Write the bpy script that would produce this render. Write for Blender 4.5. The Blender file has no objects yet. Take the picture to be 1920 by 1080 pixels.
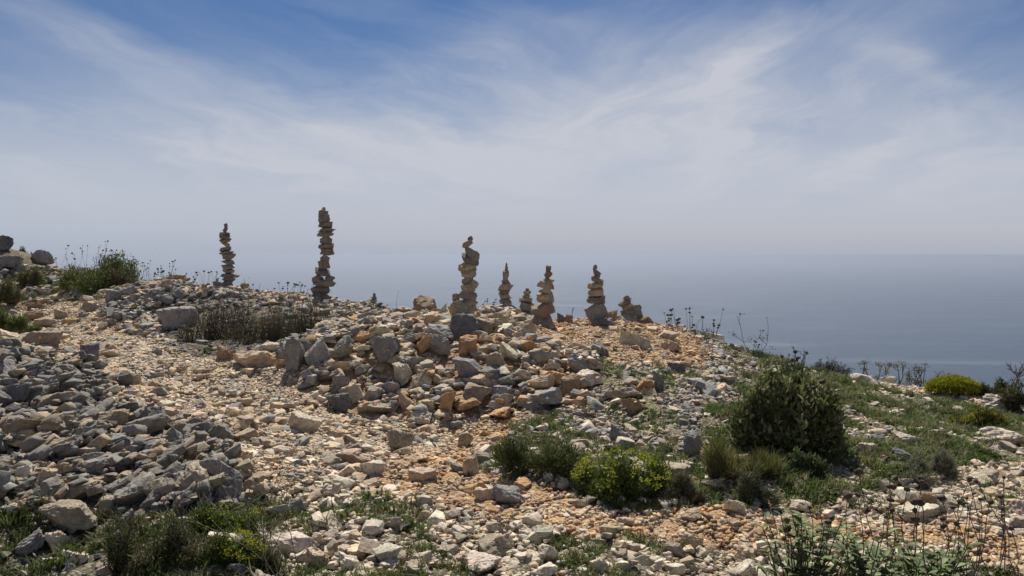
import bpy, math, numpy as np
from mathutils import Vector
R = np.random.default_rng(7)
sc = bpy.context.scene
COL = sc.collection
rad = math.radians

# ------------------------------------------------------------------ camera
CAM_Z = 1.65
F = 1507.0
PITCH = math.atan(62.0 / F)
cp, sp = math.cos(PITCH), math.sin(PITCH)
cd = bpy.data.cameras.new('camera'); cam = bpy.data.objects.new('camera', cd); COL.objects.link(cam)
cd.sensor_width = 36.0; cd.lens = F / 1920 * 36.0
cd.clip_start = 0.1; cd.clip_end = 200000
cam.location = (0, 0, CAM_Z); cam.rotation_euler = (math.pi / 2 - PITCH, 0, 0)
sc.camera = cam

def ray(px, py):
    """direction of the sight line with forward component 1 (world)"""
    u = (np.asarray(px, float) - 960) / F; v = -(np.asarray(py, float) - 540) / F
    dy = cp + v * sp; dz = -sp + v * cp
    return u / dy, dz / dy
def at(px, py, Y):
    a, b = ray(px, py)
    return np.array([a * Y, Y + 0 * a, CAM_Z + b * Y])
def proj(P):
    x, y, z = P[..., 0], P[..., 1], P[..., 2] - CAM_Z
    fw = y * cp - z * sp; up = y * sp + z * cp
    fw = np.maximum(fw, 0.05)
    return 960 + F * x / fw, 540 - F * up / fw

# ------------------------------------------------------------------ terrain
crest = [(-260,462,20),(0,474,19),(60,480,18.5),(130,508,17.5),(240,530,16.5),(330,532,14.8),(428,550,14.5),(520,560,14.1),
         (610,570,13.9),(700,612,14.1),(770,606,13.6),(875,592,12.8),(950,594,12.9),(1020,598,12.4),(1118,604,12.1),(1200,602,12.8),
         (1260,614,12.5),(1340,644,12),(1450,678,11.6),(1600,716,11.4),(1700,737,11.5),(1800,752,11.8),(1920,767,12.3),(2200,808,13)]
body = [(-300,640,9),(0,650,8.2),(0,720,7),(0,800,6),(0,900,5),(0,1080,4.05),(-300,900,5),(60,580,15.5),(20,530,16.8),(150,600,13),(250,606,12.5),(250,640,10.8),
        (150,560,15.3),(200,690,8.4),(300,690,8.7),(400,700,8.6),(200,800,6.3),(300,880,5.2),(350,780,6.7),(330,640,10.4),(450,652,9.7),(580,630,9.8),(480,590,12),(300,570,13),
        (420,680,9.0),(540,692,8.55),(540,645,9.1),(680,634,8.95),(700,616,11.3),(700,762,7.9),(620,735,8.1),(560,830,6.4),
        (500,950,4.95),(480,1080,4.1),(800,850,6.2),(880,788,7.6),(880,700,8.35),(880,632,9.1),(790,610,10.6),(800,700,8.35),
        (700,900,5.5),(700,1000,4.65),(900,950,5.1),(960,1080,4.12),(1000,760,7.95),(1010,690,8.75),(1000,630,10.2),(1100,700,8.5),(1120,640,10.2),
        (1200,700,8.7),(1240,650,10.3),(1300,720,8.6),(1150,850,6.15),(1000,900,5.55),(1300,960,4.95),(1300,880,5.7),(1250,790,7),(1400,700,9.8),
        (1380,800,6.9),(1450,900,5.5),(1440,1080,4.15),(1600,750,8.9),(1600,850,6.25),(1600,950,5.05),(1750,780,8.4),(1800,850,6.5),(1900,900,5.8),
        (1900,800,8.2),(1900,1000,4.7),(1900,1080,4.2),(2300,1000,4.7),(2300,850,6.6)]
CP = [at(*c) for c in crest + body]
for c in crest:
    p = at(*c)
    CP.append(p * np.array([1 + 2.6 / c[2], 1, 1]) + np.array([0, 2.6, -1.3]))
    CP.append(p * np.array([1 + 7 / c[2], 1, 1]) + np.array([0, 7.0, -4.6]))
for p in [(-6,0,.35),(0,0,-.05),(6,0,-.1),(-8,-6,.5),(0,-6,0),(8,-6,-.2),(-12,6,1.5),(-14,12,2.2),(12,4,-.5),(14,9,-.9),(0,2.2,0),(-3,2.2,.1),(3,2.2,0)]:
    CP.append(np.array(p, float))
CP = np.array(CP)
def tps_fit(P, lam=0.006):
    n = len(P); d = np.hypot(P[:, None, 0] - P[None, :, 0], P[:, None, 1] - P[None, :, 1])
    K = np.where(d > 0, d * d * np.log(d + 1e-12), 0) + lam * np.eye(n)
    Q = np.c_[np.ones(n), P[:, :2]]
    A = np.zeros((n + 3, n + 3)); A[:n, :n] = K; A[:n, n:] = Q; A[n:, :n] = Q.T
    return np.linalg.solve(A, np.r_[P[:, 2], 0, 0, 0])
W = tps_fit(CP)
_sr = np.random.default_rng(3)
SN = [(_sr.normal(size=2) * f, _sr.uniform(0, 6.28), a) for f, a in
      [(1.6, .014)] * 4 + [(4, .009)] * 6 + [(9, .006)] * 8]
def Hraw(x, y):
    x = np.asarray(x, float); y = np.asarray(y, float); sh = x.shape; x = x.ravel(); y = y.ravel()
    cx = np.clip(x, -15, 15); cy = np.clip(y, -7, 23)
    out = np.empty(len(x)); n = len(CP)
    for i in range(0, len(x), 20000):
        a, b = cx[i:i+20000], cy[i:i+20000]
        d2 = (a[:, None] - CP[None, :, 0]) ** 2 + (b[:, None] - CP[None, :, 1]) ** 2
        out[i:i+20000] = (0.5 * d2 * np.log(d2 + 1e-12)) @ W[:n] + W[n] + W[n+1] * a + W[n+2] * b
    out -= 0.85 * (np.maximum(y - 23, 0) + np.maximum(x - 15, 0))
    for k, ph, a in SN: out += a * np.sin(k[0] * x + k[1] * y + ph)
    return out.reshape(sh)
# fine cached raster of the heights, sampled bilinearly
RX0, RY0, RES = -16.0, 2.0, 0.025
NX, NY = 1280, 880
gx = RX0 + RES * np.arange(0, NX, 4); gy = RY0 + RES * np.arange(0, NY, 4)
_c = Hraw(*np.meshgrid(gx, gy))
def H(x, y):
    fx = np.clip((np.asarray(x, float) - RX0) / (RES * 4), 0, _c.shape[1] - 1.001); fy = np.clip((np.asarray(y, float) - RY0) / (RES * 4), 0, _c.shape[0] - 1.001)
    i = fx.astype(int); j = fy.astype(int); a = fx - i; b = fy - j
    return (_c[j, i] * (1 - a) + _c[j, i + 1] * a) * (1 - b) + (_c[j + 1, i] * (1 - a) + _c[j + 1, i + 1] * a) * b
def hit(px, py):
    """first ground point along the sight line"""
    a, b = ray(px, py)
    Y = np.arange(3.2, 21.5, 0.02)
    g = CAM_Z + b * Y - H(a * Y, Y)
    k = np.where(g < 0)[0]
    if len(k) == 0: k = [int(np.argmin(np.where(Y > 9, g, 9)))]
    y = Y[k[0]]
    return np.array([a * y, y, H(a * y, y)])
def visible(P):
    t = np.linspace(0.25, 0.97, 40)
    ok = np.ones(len(P), bool)
    for k in t:
        ok &= (CAM_Z + (P[:, 2] + .05 - CAM_Z) * k) > H(P[:, 0] * k, P[:, 1] * k) - 0.07
    return ok

# ------------------------------------------------------------------ zones (where which ground lies)
ZP = {
 'A': [(-500,630),(60,655),(190,690),(240,745),(320,775),(400,830),(480,880),(500,930),(430,965),(200,955),(100,935),(-500,970)],
 'U': [(-500,955),(100,930),(200,950),(430,960),(510,925),(520,1010),(480,1400),(-900,1400)],
 'B': [(-100,560),(60,572),(200,560),(260,600),(300,640),(420,668),(540,690),(580,730),(700,790),(860,800),(900,860),(720,900),(520,900),(400,830),(320,775),(240,745),(190,690),(60,655),(-100,640)],
 'D': [(185,600),(200,500),(420,520),(600,530),(780,555),(765,605),(690,622),(600,625),(300,640)],
 'T': [(190,596),(215,548),(300,512),(420,525),(440,560),(360,575),(310,600),(300,640),(240,612)],
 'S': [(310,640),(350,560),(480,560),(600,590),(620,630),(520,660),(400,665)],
 'C': [(520,640),(680,614),(775,572),(960,574),(1000,640),(1110,655),(1105,720),(1100,765),(1000,765),(860,795),(720,790),(620,745),(540,710)],
 'E': [(960,600),(1010,570),(1240,585),(1330,640),(1320,700),(1200,705),(1130,690),(1100,655),(1000,645)],
 'F': [(1090,700),(1200,700),(1310,690),(1340,630),(1450,660),(1370,760),(1330,850),(1280,900),(1090,850),(960,830),(960,790),(1090,765)],
 'H': [(720,895),(860,800),(960,780),(960,850),(1060,930),(1300,950),(1450,985),(2400,1010),(2400,1065),(1300,1060),(1150,1050),(1000,1000),(880,950)],
 'G': [(500,905),(720,890),(880,950),(1000,1000),(1150,1050),(1300,1060),(2400,1065),(2400,1500),(450,1500)],
 'I': [(1320,850),(1350,760),(1450,655),(1620,690),(2500,700),(2500,900),(1920,905),(1700,960),(1440,970),(1290,935)],
 'J': [(1600,690),(1760,722),(2000,740),(2000,762),(1860,770),(1760,755),(1640,722)],
 'K': [(1700,925),(1800,880),(2400,880),(2400,1015),(1450,990),(1640,950)],
 'L': [(-500,400),(60,450),(150,490),(300,510),(200,520),(230,560),(60,575),(-500,570)],
 'W': [(915,800),(1010,790),(1100,840),(1240,835),(1330,860),(1340,940),(1250,950),(1090,945),(980,895),(920,880)],
 'M': [(1085,690),(1110,668),(1200,735),(1250,745),(1300,800),(1240,800),(1170,745),(1130,740)],
}
ORDER = 'LBDEFHGIJKAUCTSMW'
def inpoly(px, py, poly):
    r = np.zeros(px.shape, bool); n = len(poly)
    for i in range(n):
        x1, y1 = poly[i]; x2, y2 = poly[(i + 1) % n]
        c = ((y1 > py) != (y2 > py)) & (px < (x2 - x1) * (py - y1) / ((y2 - y1) if y2 != y1 else 1e-9) + x1)
        r ^= c
    return r
def wob(x, y, f, s):
    r = np.random.default_rng(s); o = np.zeros(np.shape(x))
    for _ in range(7):
        k = r.normal(size=2) * f; o = o + np.sin(k[0] * x + k[1] * y + r.uniform(0, 6.28))
    return o / 2.2
def zone(x, y):
    z = H(x, y); P = np.stack([x + .13 * wob(x, y, 3, 1), y + .2 * wob(x, y, 3, 2), z], -1)
    px, py = proj(P)
    out = np.full(np.shape(x), 'B')
    for k in ORDER: out[inpoly(px, py, ZP[k])] = k
    return out

# ------------------------------------------------------------------ materials
def mat(name):
    m = bpy.data.materials.new(name); m.use_nodes = True; nt = m.node_tree; nt.nodes.clear()
    return m, nt, nt.nodes.new, nt.links.new
def mathn(nt, op, a, b=None, c=None, clamp=False):
    n = nt.nodes.new('ShaderNodeMath'); n.operation = op; n.use_clamp = clamp
    for i, v in enumerate((a, b, c)):
        if v is None: continue
        if isinstance(v, (int, float)): n.inputs[i].default_value = v
        else: nt.links.new(v, n.inputs[i])
    return n.outputs[0]
def mixc(nt, fac, a, b, mode='MIX'):
    n = nt.nodes.new('ShaderNodeMix'); n.data_type = 'RGBA'; n.blend_type = mode
    for s, v in ((n.inputs['Factor'], fac), (n.inputs[6], a), (n.inputs[7], b)):
        if isinstance(v, (int, float)): s.default_value = v
        elif isinstance(v, tuple): s.default_value = (*v, 1) if len(v) == 3 else v
        else: nt.links.new(v, s)
    return n.outputs[2]
def noise(nt, vec, scale, detail=4, rough=.6, dist=0.0):
    n = nt.nodes.new('ShaderNodeTexNoise'); n.inputs['Scale'].default_value = scale; n.inputs['Detail'].default_value = detail
    n.inputs['Roughness'].default_value = rough; n.inputs['Distortion'].default_value = dist
    nt.links.new(vec, n.inputs['Vector']); return n.outputs[0]
def ramp(nt, v, lo, hi):
    n = nt.nodes.new('ShaderNodeMapRange'); n.inputs[1].default_value = lo; n.inputs[2].default_value = hi
    nt.links.new(v, n.inputs[0]); return n.outputs[0]

def rock_material(name, attr_type):
    m, nt, N, L = mat(name)
    g = N('ShaderNodeNewGeometry'); pos = g.outputs['Position']
    a = N('ShaderNodeAttribute'); a.attribute_type = attr_type; a.attribute_name = 'tint'
    v = N('ShaderNodeAttribute'); v.attribute_name = 'vtint'
    base = mixc(nt, 1.0, a.outputs['Color'], v.outputs['Color'], 'MULTIPLY')
    n1 = noise(nt, pos, 9, 5, .62, .4); n2 = noise(nt, pos, 45, 5, .7); n3 = noise(nt, pos, 8, 5, .68, 1.0)
    k = mathn(nt, 'MULTIPLY_ADD', ramp(nt, n1, .3, .7), .55, .68)
    k2 = mathn(nt, 'MULTIPLY_ADD', ramp(nt, n2, .28, .72), .55, .7)
    kk = mathn(nt, 'MULTIPLY', k, k2)
    hv = N('ShaderNodeCombineColor'); [L(kk, hv.inputs[i]) for i in range(3)]
    c = mixc(nt, 1.0, base, hv.outputs[0], 'MULTIPLY')
    # grey weathering crust and ochre iron stains, in patches of their own
    crust = mathn(nt, 'MULTIPLY', ramp(nt, n3, .5, .62), .42)
    c = mixc(nt, crust, c, (.25, .23, .2))
    n4 = noise(nt, pos, 6.5, 4, .6, .8)
    och = mathn(nt, 'MULTIPLY', ramp(nt, n4, .6, .7), .5)
    c = mixc(nt, och, c, (.36, .22, .11))
    n5 = noise(nt, pos, 30, 3, .6, .5); c = mixc(nt, mathn(nt, 'MULTIPLY', ramp(nt, n5, .6, .66), .55), c, (.11, .105, .10))
    n6 = noise(nt, pos, 21, 3, .6, .5); c = mixc(nt, mathn(nt, 'MULTIPLY', ramp(nt, n6, .62, .7), .4), c, (.55, .53, .48))
    vo = N('ShaderNodeTexVoronoi'); vo.inputs['Scale'].default_value = 34; L(pos, vo.inputs['Vector'])
    pit = ramp(nt, vo.outputs['Distance'], .05, .22)
    pm = ramp(nt, noise(nt, pos, 7, 2), .55, .5)
    pit = mathn(nt, 'MAXIMUM', pit, pm)
    hgt = mathn(nt, 'ADD', mathn(nt, 'MULTIPLY', n2, .9), mathn(nt, 'MULTIPLY', n1, .8))
    hgt = mathn(nt, 'ADD', hgt, mathn(nt, 'MULTIPLY', pit, .45))
    bp = N('ShaderNodeBump'); bp.inputs['Strength'].default_value = .8; bp.inputs['Distance'].default_value = .012
    L(hgt, bp.inputs['Height'])
    b = N('ShaderNodeBsdfPrincipled'); b.inputs['Roughness'].default_value = .88; b.inputs['Specular IOR Level'].default_value = .25
    L(c, b.inputs['Base Color']); L(bp.outputs[0], b.inputs['Normal'])
    o = N('ShaderNodeOutputMaterial'); L(b.outputs[0], o.inputs[0])
    return m
M_ROCK = rock_material('limestone', 'OBJECT')
M_RUB = rock_material('limestone_rubble', 'INSTANCER')

def leaf_material(name, instanced=False, transl=.3):
    m, nt, N, L = mat(name)
    v = N('ShaderNodeAttribute'); v.attribute_name = 'vtint'
    c = v.outputs['Color']
    if instanced:
        a = N('ShaderNodeAttribute'); a.attribute_type = 'INSTANCER'; a.attribute_name = 'tint'
        c = mixc(nt, 1.0, c, a.outputs['Color'], 'MULTIPLY')
    b = N('ShaderNodeBsdfPrincipled'); b.inputs['Roughness'].default_value = .6; b.inputs['Specular IOR Level'].default_value = .3
    t = N('ShaderNodeBsdfTranslucent'); L(c, b.inputs['Base Color']); L(c, t.inputs['Color'])
    x = N('ShaderNodeMixShader'); x.inputs[0].default_value = transl; L(b.outputs[0], x.inputs[1]); L(t.outputs[0], x.inputs[2])
    o = N('ShaderNodeOutputMaterial'); L(x.outputs[0], o.inputs[0]); return m
M_LEAF = leaf_material('leaves'); M_GRASS = leaf_material('grass_blades', True, .35)
def plain(name, col, rough=.9):
    m, nt, N, L = mat(name)
    g = N('ShaderNodeNewGeometry'); n1 = noise(nt, g.outputs['Position'], 60, 3)
    c = mixc(nt, ramp(nt, n1, .3, .7), tuple(x * .6 for x in col), tuple(min(1, x * 1.4) for x in col))
    b = N('ShaderNodeBsdfPrincipled'); b.inputs['Roughness'].default_value = rough; L(c, b.inputs['Base Color'])
    o = N('ShaderNodeOutputMaterial'); L(b.outputs[0], o.inputs[0]); return m
M_BARK = plain('brown_bark', (.075, .055, .042)); M_STALK = plain('dry_stalk', (.10, .075, .055)); M_HEAD = plain('dry_seed_head', (.07, .048, .034))
M_TWIG = plain('grey_twig', (.12, .105, .09)); M_STRAW = plain('straw', (.36, .31, .21)); M_PETAL = plain('pink_petal', (.6, .22, .36))
M_YPETAL = plain('yellow_petal', (.7, .55, .03))

def soil_material():
    m, nt, N, L = mat('stony_soil')
    g = N('ShaderNodeNewGeometry'); pos = g.outputs['Position']
    v = N('ShaderNodeAttribute'); v.attribute_name = 'vtint'
    n1 = noise(nt, pos, 14, 6, .7); n2 = noise(nt, pos, 90, 4, .7)
    vo = N('ShaderNodeTexVoronoi'); vo.inputs['Scale'].default_value = 55; L(pos, vo.inputs['Vector'])
    k = mathn(nt, 'MULTIPLY', mathn(nt, 'MULTIPLY_ADD', n1, 1.1, .45), mathn(nt, 'MULTIPLY_ADD', n2, .9, .55))
    hv = N('ShaderNodeCombineColor'); [L(k, hv.inputs[i]) for i in range(3)]
    c = mixc(nt, 1.0, v.outputs['Color'], hv.outputs[0], 'MULTIPLY')
    sp_ = N('ShaderNodeSeparateColor'); L(vo.outputs['Color'], sp_.inputs[0])
    c = mixc(nt, mathn(nt, 'MULTIPLY', ramp(nt, sp_.outputs[0], .55, .7), .6), c, (.36, .29, .21))
    h = mathn(nt, 'ADD', mathn(nt, 'MULTIPLY', n1, 1.0), mathn(nt, 'MULTIPLY', vo.outputs['Distance'], -.8))
    bp = N('ShaderNodeBump'); bp.inputs['Strength'].default_value = .9; bp.inputs['Distance'].default_value = .02; L(h, bp.inputs['Height'])
    b = N('ShaderNodeBsdfPrincipled'); b.inputs['Roughness'].default_value = .95; b.inputs['Specular IOR Level'].default_value = .15
    L(c, b.inputs['Base Color']); L(bp.outputs[0], b.inputs['Normal'])
    o = N('ShaderNodeOutputMaterial'); L(b.outputs[0], o.inputs[0]); return m

# ------------------------------------------------------------------ mesh helpers
def mk(name, V, Fc, material, vt=None, smooth=False):
    V = np.asarray(V, np.float32); Fc = np.asarray(Fc, np.int32); n, k = Fc.shape
    me = bpy.data.meshes.new(name)
    me.vertices.add(len(V)); me.vertices.foreach_set('co', V.ravel())
    me.loops.add(n * k); me.loops.foreach_set('vertex_index', Fc.ravel())
    me.polygons.add(n); me.polygons.foreach_set('loop_start', np.arange(0, n * k, k, dtype=np.int32))
    if smooth: me.polygons.foreach_set('use_smooth', np.ones(n, bool))
    if vt is not None:
        a = me.attributes.new('vtint', 'FLOAT_COLOR', 'POINT')
        a.data.foreach_set('color', np.c_[np.broadcast_to(vt, (len(V), 3)), np.ones(len(V))].astype(np.float32).ravel())
    me.update(calc_edges=True); me.validate()
    me.materials.append(material); return me
def obj(name, me, parent=None, loc=None, **props):
    o = bpy.data.objects.new(name, me); COL.objects.link(o)
    if loc is not None: o.location = loc
    if parent is not None: o.parent = parent
    for k, v in props.items(): o[k] = v
    return o
def thing(name, loc, label, cat, group=None):
    o = bpy.data.objects.new(name, None); COL.objects.link(o); o.location = loc; o.empty_display_size = .1
    o['label'] = label; o['category'] = cat
    if group: o['group'] = group
    return o

import bmesh
def ico(s):
    bm = bmesh.new(); bmesh.ops.create_icosphere(bm, subdivisions=s, radius=1)
    V = np.array([v.co[:] for v in bm.verts]); Fc = np.array([[v.index for v in f.verts] for f in bm.faces]); bm.free()
    V /= np.linalg.norm(V, axis=1)[:, None]; return V, Fc
ICO = {s: ico(s) for s in (1, 2, 3, 4)}
def rock_verts(rng, s=3, slab=.5, p=22, rough=.05, ntilt=0.0):
    """a broken piece of limestone: a block split along planes, edges worn, faces roughened. s = fineness"""
    bm = bmesh.new(); bmesh.ops.create_cube(bm, size=2.0)
    bmesh.ops.scale(bm, vec=(1, rng.uniform(.75, 1), rng.uniform(.55, 1)), verts=bm.verts)
    bmesh.ops.rotate(bm, cent=(0, 0, 0), matrix=__import__('mathutils').Euler(tuple(rng.normal(size=3) * .35)).to_matrix(), verts=bm.verts)
    for _ in range(int(rng.integers(5, 10))):
        n = rng.normal(size=3); n /= np.linalg.norm(n)
        if rng.random() < slab * .35: n = np.array([rng.normal() * .15, rng.normal() * .15, rng.choice([-1., 1.])]); n /= np.linalg.norm(n)
        d = rng.uniform(.5 + ntilt, .99)
        r = bmesh.ops.bisect_plane(bm, geom=bm.verts[:] + bm.edges[:] + bm.faces[:], dist=1e-4, plane_co=tuple(n * d), plane_no=tuple(n), clear_outer=True)
        ed = [e for e in r['geom_cut'] if isinstance(e, bmesh.types.BMEdge)]
        if len(ed) >= 3: bmesh.ops.contextual_create(bm, geom=ed)
    bmesh.ops.remove_doubles(bm, verts=bm.verts, dist=.04)
    bev = {1: .0, 2: .055, 3: .05, 4: .045}[s] * (1.5 if p < 22 else 1 if p < 40 else .6)
    if bev:
        try: bmesh.ops.bevel(bm, geom=bm.edges[:], offset=bev, segments=1, affect='EDGES', profile=.6)
        except Exception: pass
    bmesh.ops.triangulate(bm, faces=bm.faces[:])
    for lim in {1: (), 2: (.8,), 3: (.75, .45, .3, .2), 4: (.7, .4, .25, .16, .11)}[s]:
        ee = [e for e in bm.edges if e.calc_length() > lim]
        if ee: bmesh.ops.subdivide_edges(bm, edges=ee, cuts=1); bmesh.ops.triangulate(bm, faces=[f for f in bm.faces if len(f.verts) > 3])
    bm.verts.index_update()
    V = np.array([v.co[:] for v in bm.verts]); Fc = np.array([[v.index for v in f.verts] for f in bm.faces]); bm.free()
    if s > 1:
        o = np.zeros(len(V))
        for f, a in [(2.5, .5)] * 5 + [(6, .34)] * 7 + [(15, .26)] * 10 + [(27, .13)] * 8:
            k = rng.normal(size=3) * f; o += a * np.sin(V @ k + rng.uniform(0, 6.28))
        V = V * (1 + rough * o / 1.6)[:, None]
    return V, Fc
def rotm(ax, ang):
    c, s = math.cos(ang), math.sin(ang)
    return np.array({'x': [[1,0,0],[0,c,-s],[0,s,c]], 'y': [[c,0,s],[0,1,0],[-s,0,c]], 'z': [[c,-s,0],[s,c,0],[0,0,1]]}[ax])
def fit(V, sx, sy, sz, roll=0.0):
    """roll the shape in the upright plane facing the path, then give it its size"""
    lo, hi = V.min(0), V.max(0); V = (V - (lo + hi) / 2) / (hi - lo)
    if roll:
        V = V * [1, 1, .45] if abs(roll) > 8 else V
        V = V @ rotm('y', -rad(roll)).T; lo, hi = V.min(0), V.max(0); V = (V - (lo + hi) / 2) / (hi - lo)
    return V * [sx, sy, sz]
TINT = {'g': (.29,.27,.245), 'd': (.17,.165,.16), 'b': (.57,.43,.28), 'p': (.63,.54,.41), 'o': (.52,.31,.15), 'n': (.33,.225,.14), 'r': (.27,.12,.07), 'm': (.39,.315,.23)}
def tint(c, rng, j=.14):
    t = np.array(TINT[c]) * rng.uniform(1 - j, 1 + j) * (1 + rng.normal(size=3) * .025)
    return [float(x) for x in t]

# ------------------------------------------------------------------ ground sheet, sea, haze
ax = np.unique(np.r_[-420, -200, -100, -60, -40, -28, -22, -18, np.arange(-15, 15.01, .05), 18, 22, 28, 40, 60, 100, 200, 420])
ay = np.unique(np.r_[-420, -200, -100, -50, -25, -12, -6, -3, -1, 0, 1, 2, np.arange(2.5, 18.01, .05), np.arange(18.25, 26, .25), 30, 40, 60, 100, 200, 420])
X, Y = np.meshgrid(ax, ay); Z = Hraw(X, Y)
Z = Z + np.where((np.abs(X) < 15) & (Y > 2), .012 * wob(X, Y, 22, 5) + .006 * wob(X, Y, 50, 6), 0)
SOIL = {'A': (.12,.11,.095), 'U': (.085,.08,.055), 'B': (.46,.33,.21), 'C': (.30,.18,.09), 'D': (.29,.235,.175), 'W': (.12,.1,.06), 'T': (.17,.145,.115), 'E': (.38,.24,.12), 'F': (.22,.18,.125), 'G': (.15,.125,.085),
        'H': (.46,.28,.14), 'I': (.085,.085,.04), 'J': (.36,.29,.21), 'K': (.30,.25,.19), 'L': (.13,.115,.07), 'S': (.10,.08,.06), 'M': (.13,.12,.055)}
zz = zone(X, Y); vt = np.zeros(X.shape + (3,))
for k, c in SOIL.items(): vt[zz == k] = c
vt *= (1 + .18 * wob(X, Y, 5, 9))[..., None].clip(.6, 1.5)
nx, ny = len(ax), len(ay); idx = np.arange(nx * ny).reshape(ny, nx)
Fc = np.stack([idx[:-1, :-1], idx[:-1, 1:], idx[1:, 1:], idx[1:, :-1]], -1).reshape(-1, 4)
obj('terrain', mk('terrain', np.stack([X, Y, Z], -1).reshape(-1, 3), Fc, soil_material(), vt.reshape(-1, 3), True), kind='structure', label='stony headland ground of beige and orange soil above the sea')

SEA_Z = -230.0
def sea_material():
    m, nt, N, L = mat('sea_water')
    g = N('ShaderNodeNewGeometry'); mp = N('ShaderNodeMapping'); mp.inputs['Scale'].default_value = (.0016, .0042, 1); mp.inputs['Rotation'].default_value = (0, 0, .25)
    L(g.outputs['Position'], mp.inputs[0])
    n1 = noise(nt, mp.outputs[0], 1.0, 6, .62, .6)
    mp2 = N('ShaderNodeMapping'); mp2.inputs['Scale'].default_value = (.03, .07, 1); L(g.outputs['Position'], mp2.inputs[0])
    n2 = noise(nt, mp2.outputs[0], 1.0, 5, .6)
    bp = N('ShaderNodeBump'); bp.inputs['Strength'].default_value = .35; bp.inputs['Distance'].default_value = 6; L(n2, bp.inputs['Height'])
    b = N('ShaderNodeBsdfPrincipled')
    c = mixc(nt, ramp(nt, n1, .5, .68), (.014, .034, .062), (.065, .09, .115))
    L(c, b.inputs['Base Color']); b.inputs['IOR'].default_value = 1.33
    L(mathn(nt, 'MULTIPLY_ADD', ramp(nt, n1, .3, .7), .16, .26), b.inputs['Roughness']); L(bp.outputs[0], b.inputs['Normal'])
    o = N('ShaderNodeOutputMaterial'); L(b.outputs[0], o.inputs[0]); return m
S = 60000.0
obj('sea', mk('sea', [(-S,-2000,SEA_Z),(S,-2000,SEA_Z),(S,S,SEA_Z),(-S,S,SEA_Z)], [(0,1,2,3)], sea_material()), kind='structure', label='calm hazy blue grey sea below the headland')
HAZE_DENS = 1.4e-4
def haze():
    m, nt, N, L = mat('sea_haze')
    v = N('ShaderNodeVolumePrincipled'); v.inputs['Color'].default_value = (.50, .548, .63, 1); v.inputs['Density'].default_value = HAZE_DENS; v.inputs['Anisotropy'].default_value = .45
    o = N('ShaderNodeOutputMaterial'); L(v.outputs[0], o.inputs['Volume'])
    s = S + 500; lo, hi, y0 = SEA_Z - 1, 4.2, -2500
    V = [(x, y, z) for z in (lo, hi) for y in (y0, s) for x in (-s, s)]
    Fc = [(0,2,3,1),(4,5,7,6),(0,1,5,4),(2,6,7,3),(0,4,6,2),(1,3,7,5)]
    obj('haze', mk('haze', V, Fc, m), kind='stuff', label='pale sea haze over the water')
haze()

# ------------------------------------------------------------------ the named stones
TOP = H(*np.meshgrid(RX0 + RES * np.arange(NX), RY0 + RES * np.arange(NY))) ; GND = TOP.copy()
def stamp(x, y, z, sx, sy, sz, yaw=0.0):
    """raise the record of what already lies here"""
    r = max(sx, sy) * .55; i0, i1 = int((x - r - RX0) / RES), int((x + r - RX0) / RES) + 2; j0, j1 = int((y - r - RY0) / RES), int((y + r - RY0) / RES) + 2
    i0, j0 = max(i0, 0), max(j0, 0)
    if i1 <= i0 or j1 <= j0 or i0 >= NX or j0 >= NY: return
    xx = RX0 + RES * np.arange(i0, min(i1, NX)) - x; yy = RY0 + RES * np.arange(j0, min(j1, NY)) - y
    c, s = math.cos(yaw), math.sin(yaw)
    u = (xx[None] * c + yy[:, None] * s) / (sx * .52); v = (-xx[None] * s + yy[:, None] * c) / (sy * .52)
    q = 1 - u * u - v * v
    sub = TOP[j0:j0 + len(yy), i0:i0 + len(xx)]
    np.maximum(sub, np.where(q > 0, z + .45 * sz * np.sqrt(np.maximum(q, 0)) ** .7, -99), out=sub)
def topat(x, y):
    i = np.clip(((np.asarray(x) - RX0) / RES).astype(int), 0, NX - 1); j = np.clip(((np.asarray(y) - RY0) / RES).astype(int), 0, NY - 1)
    return TOP[j, i]

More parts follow.
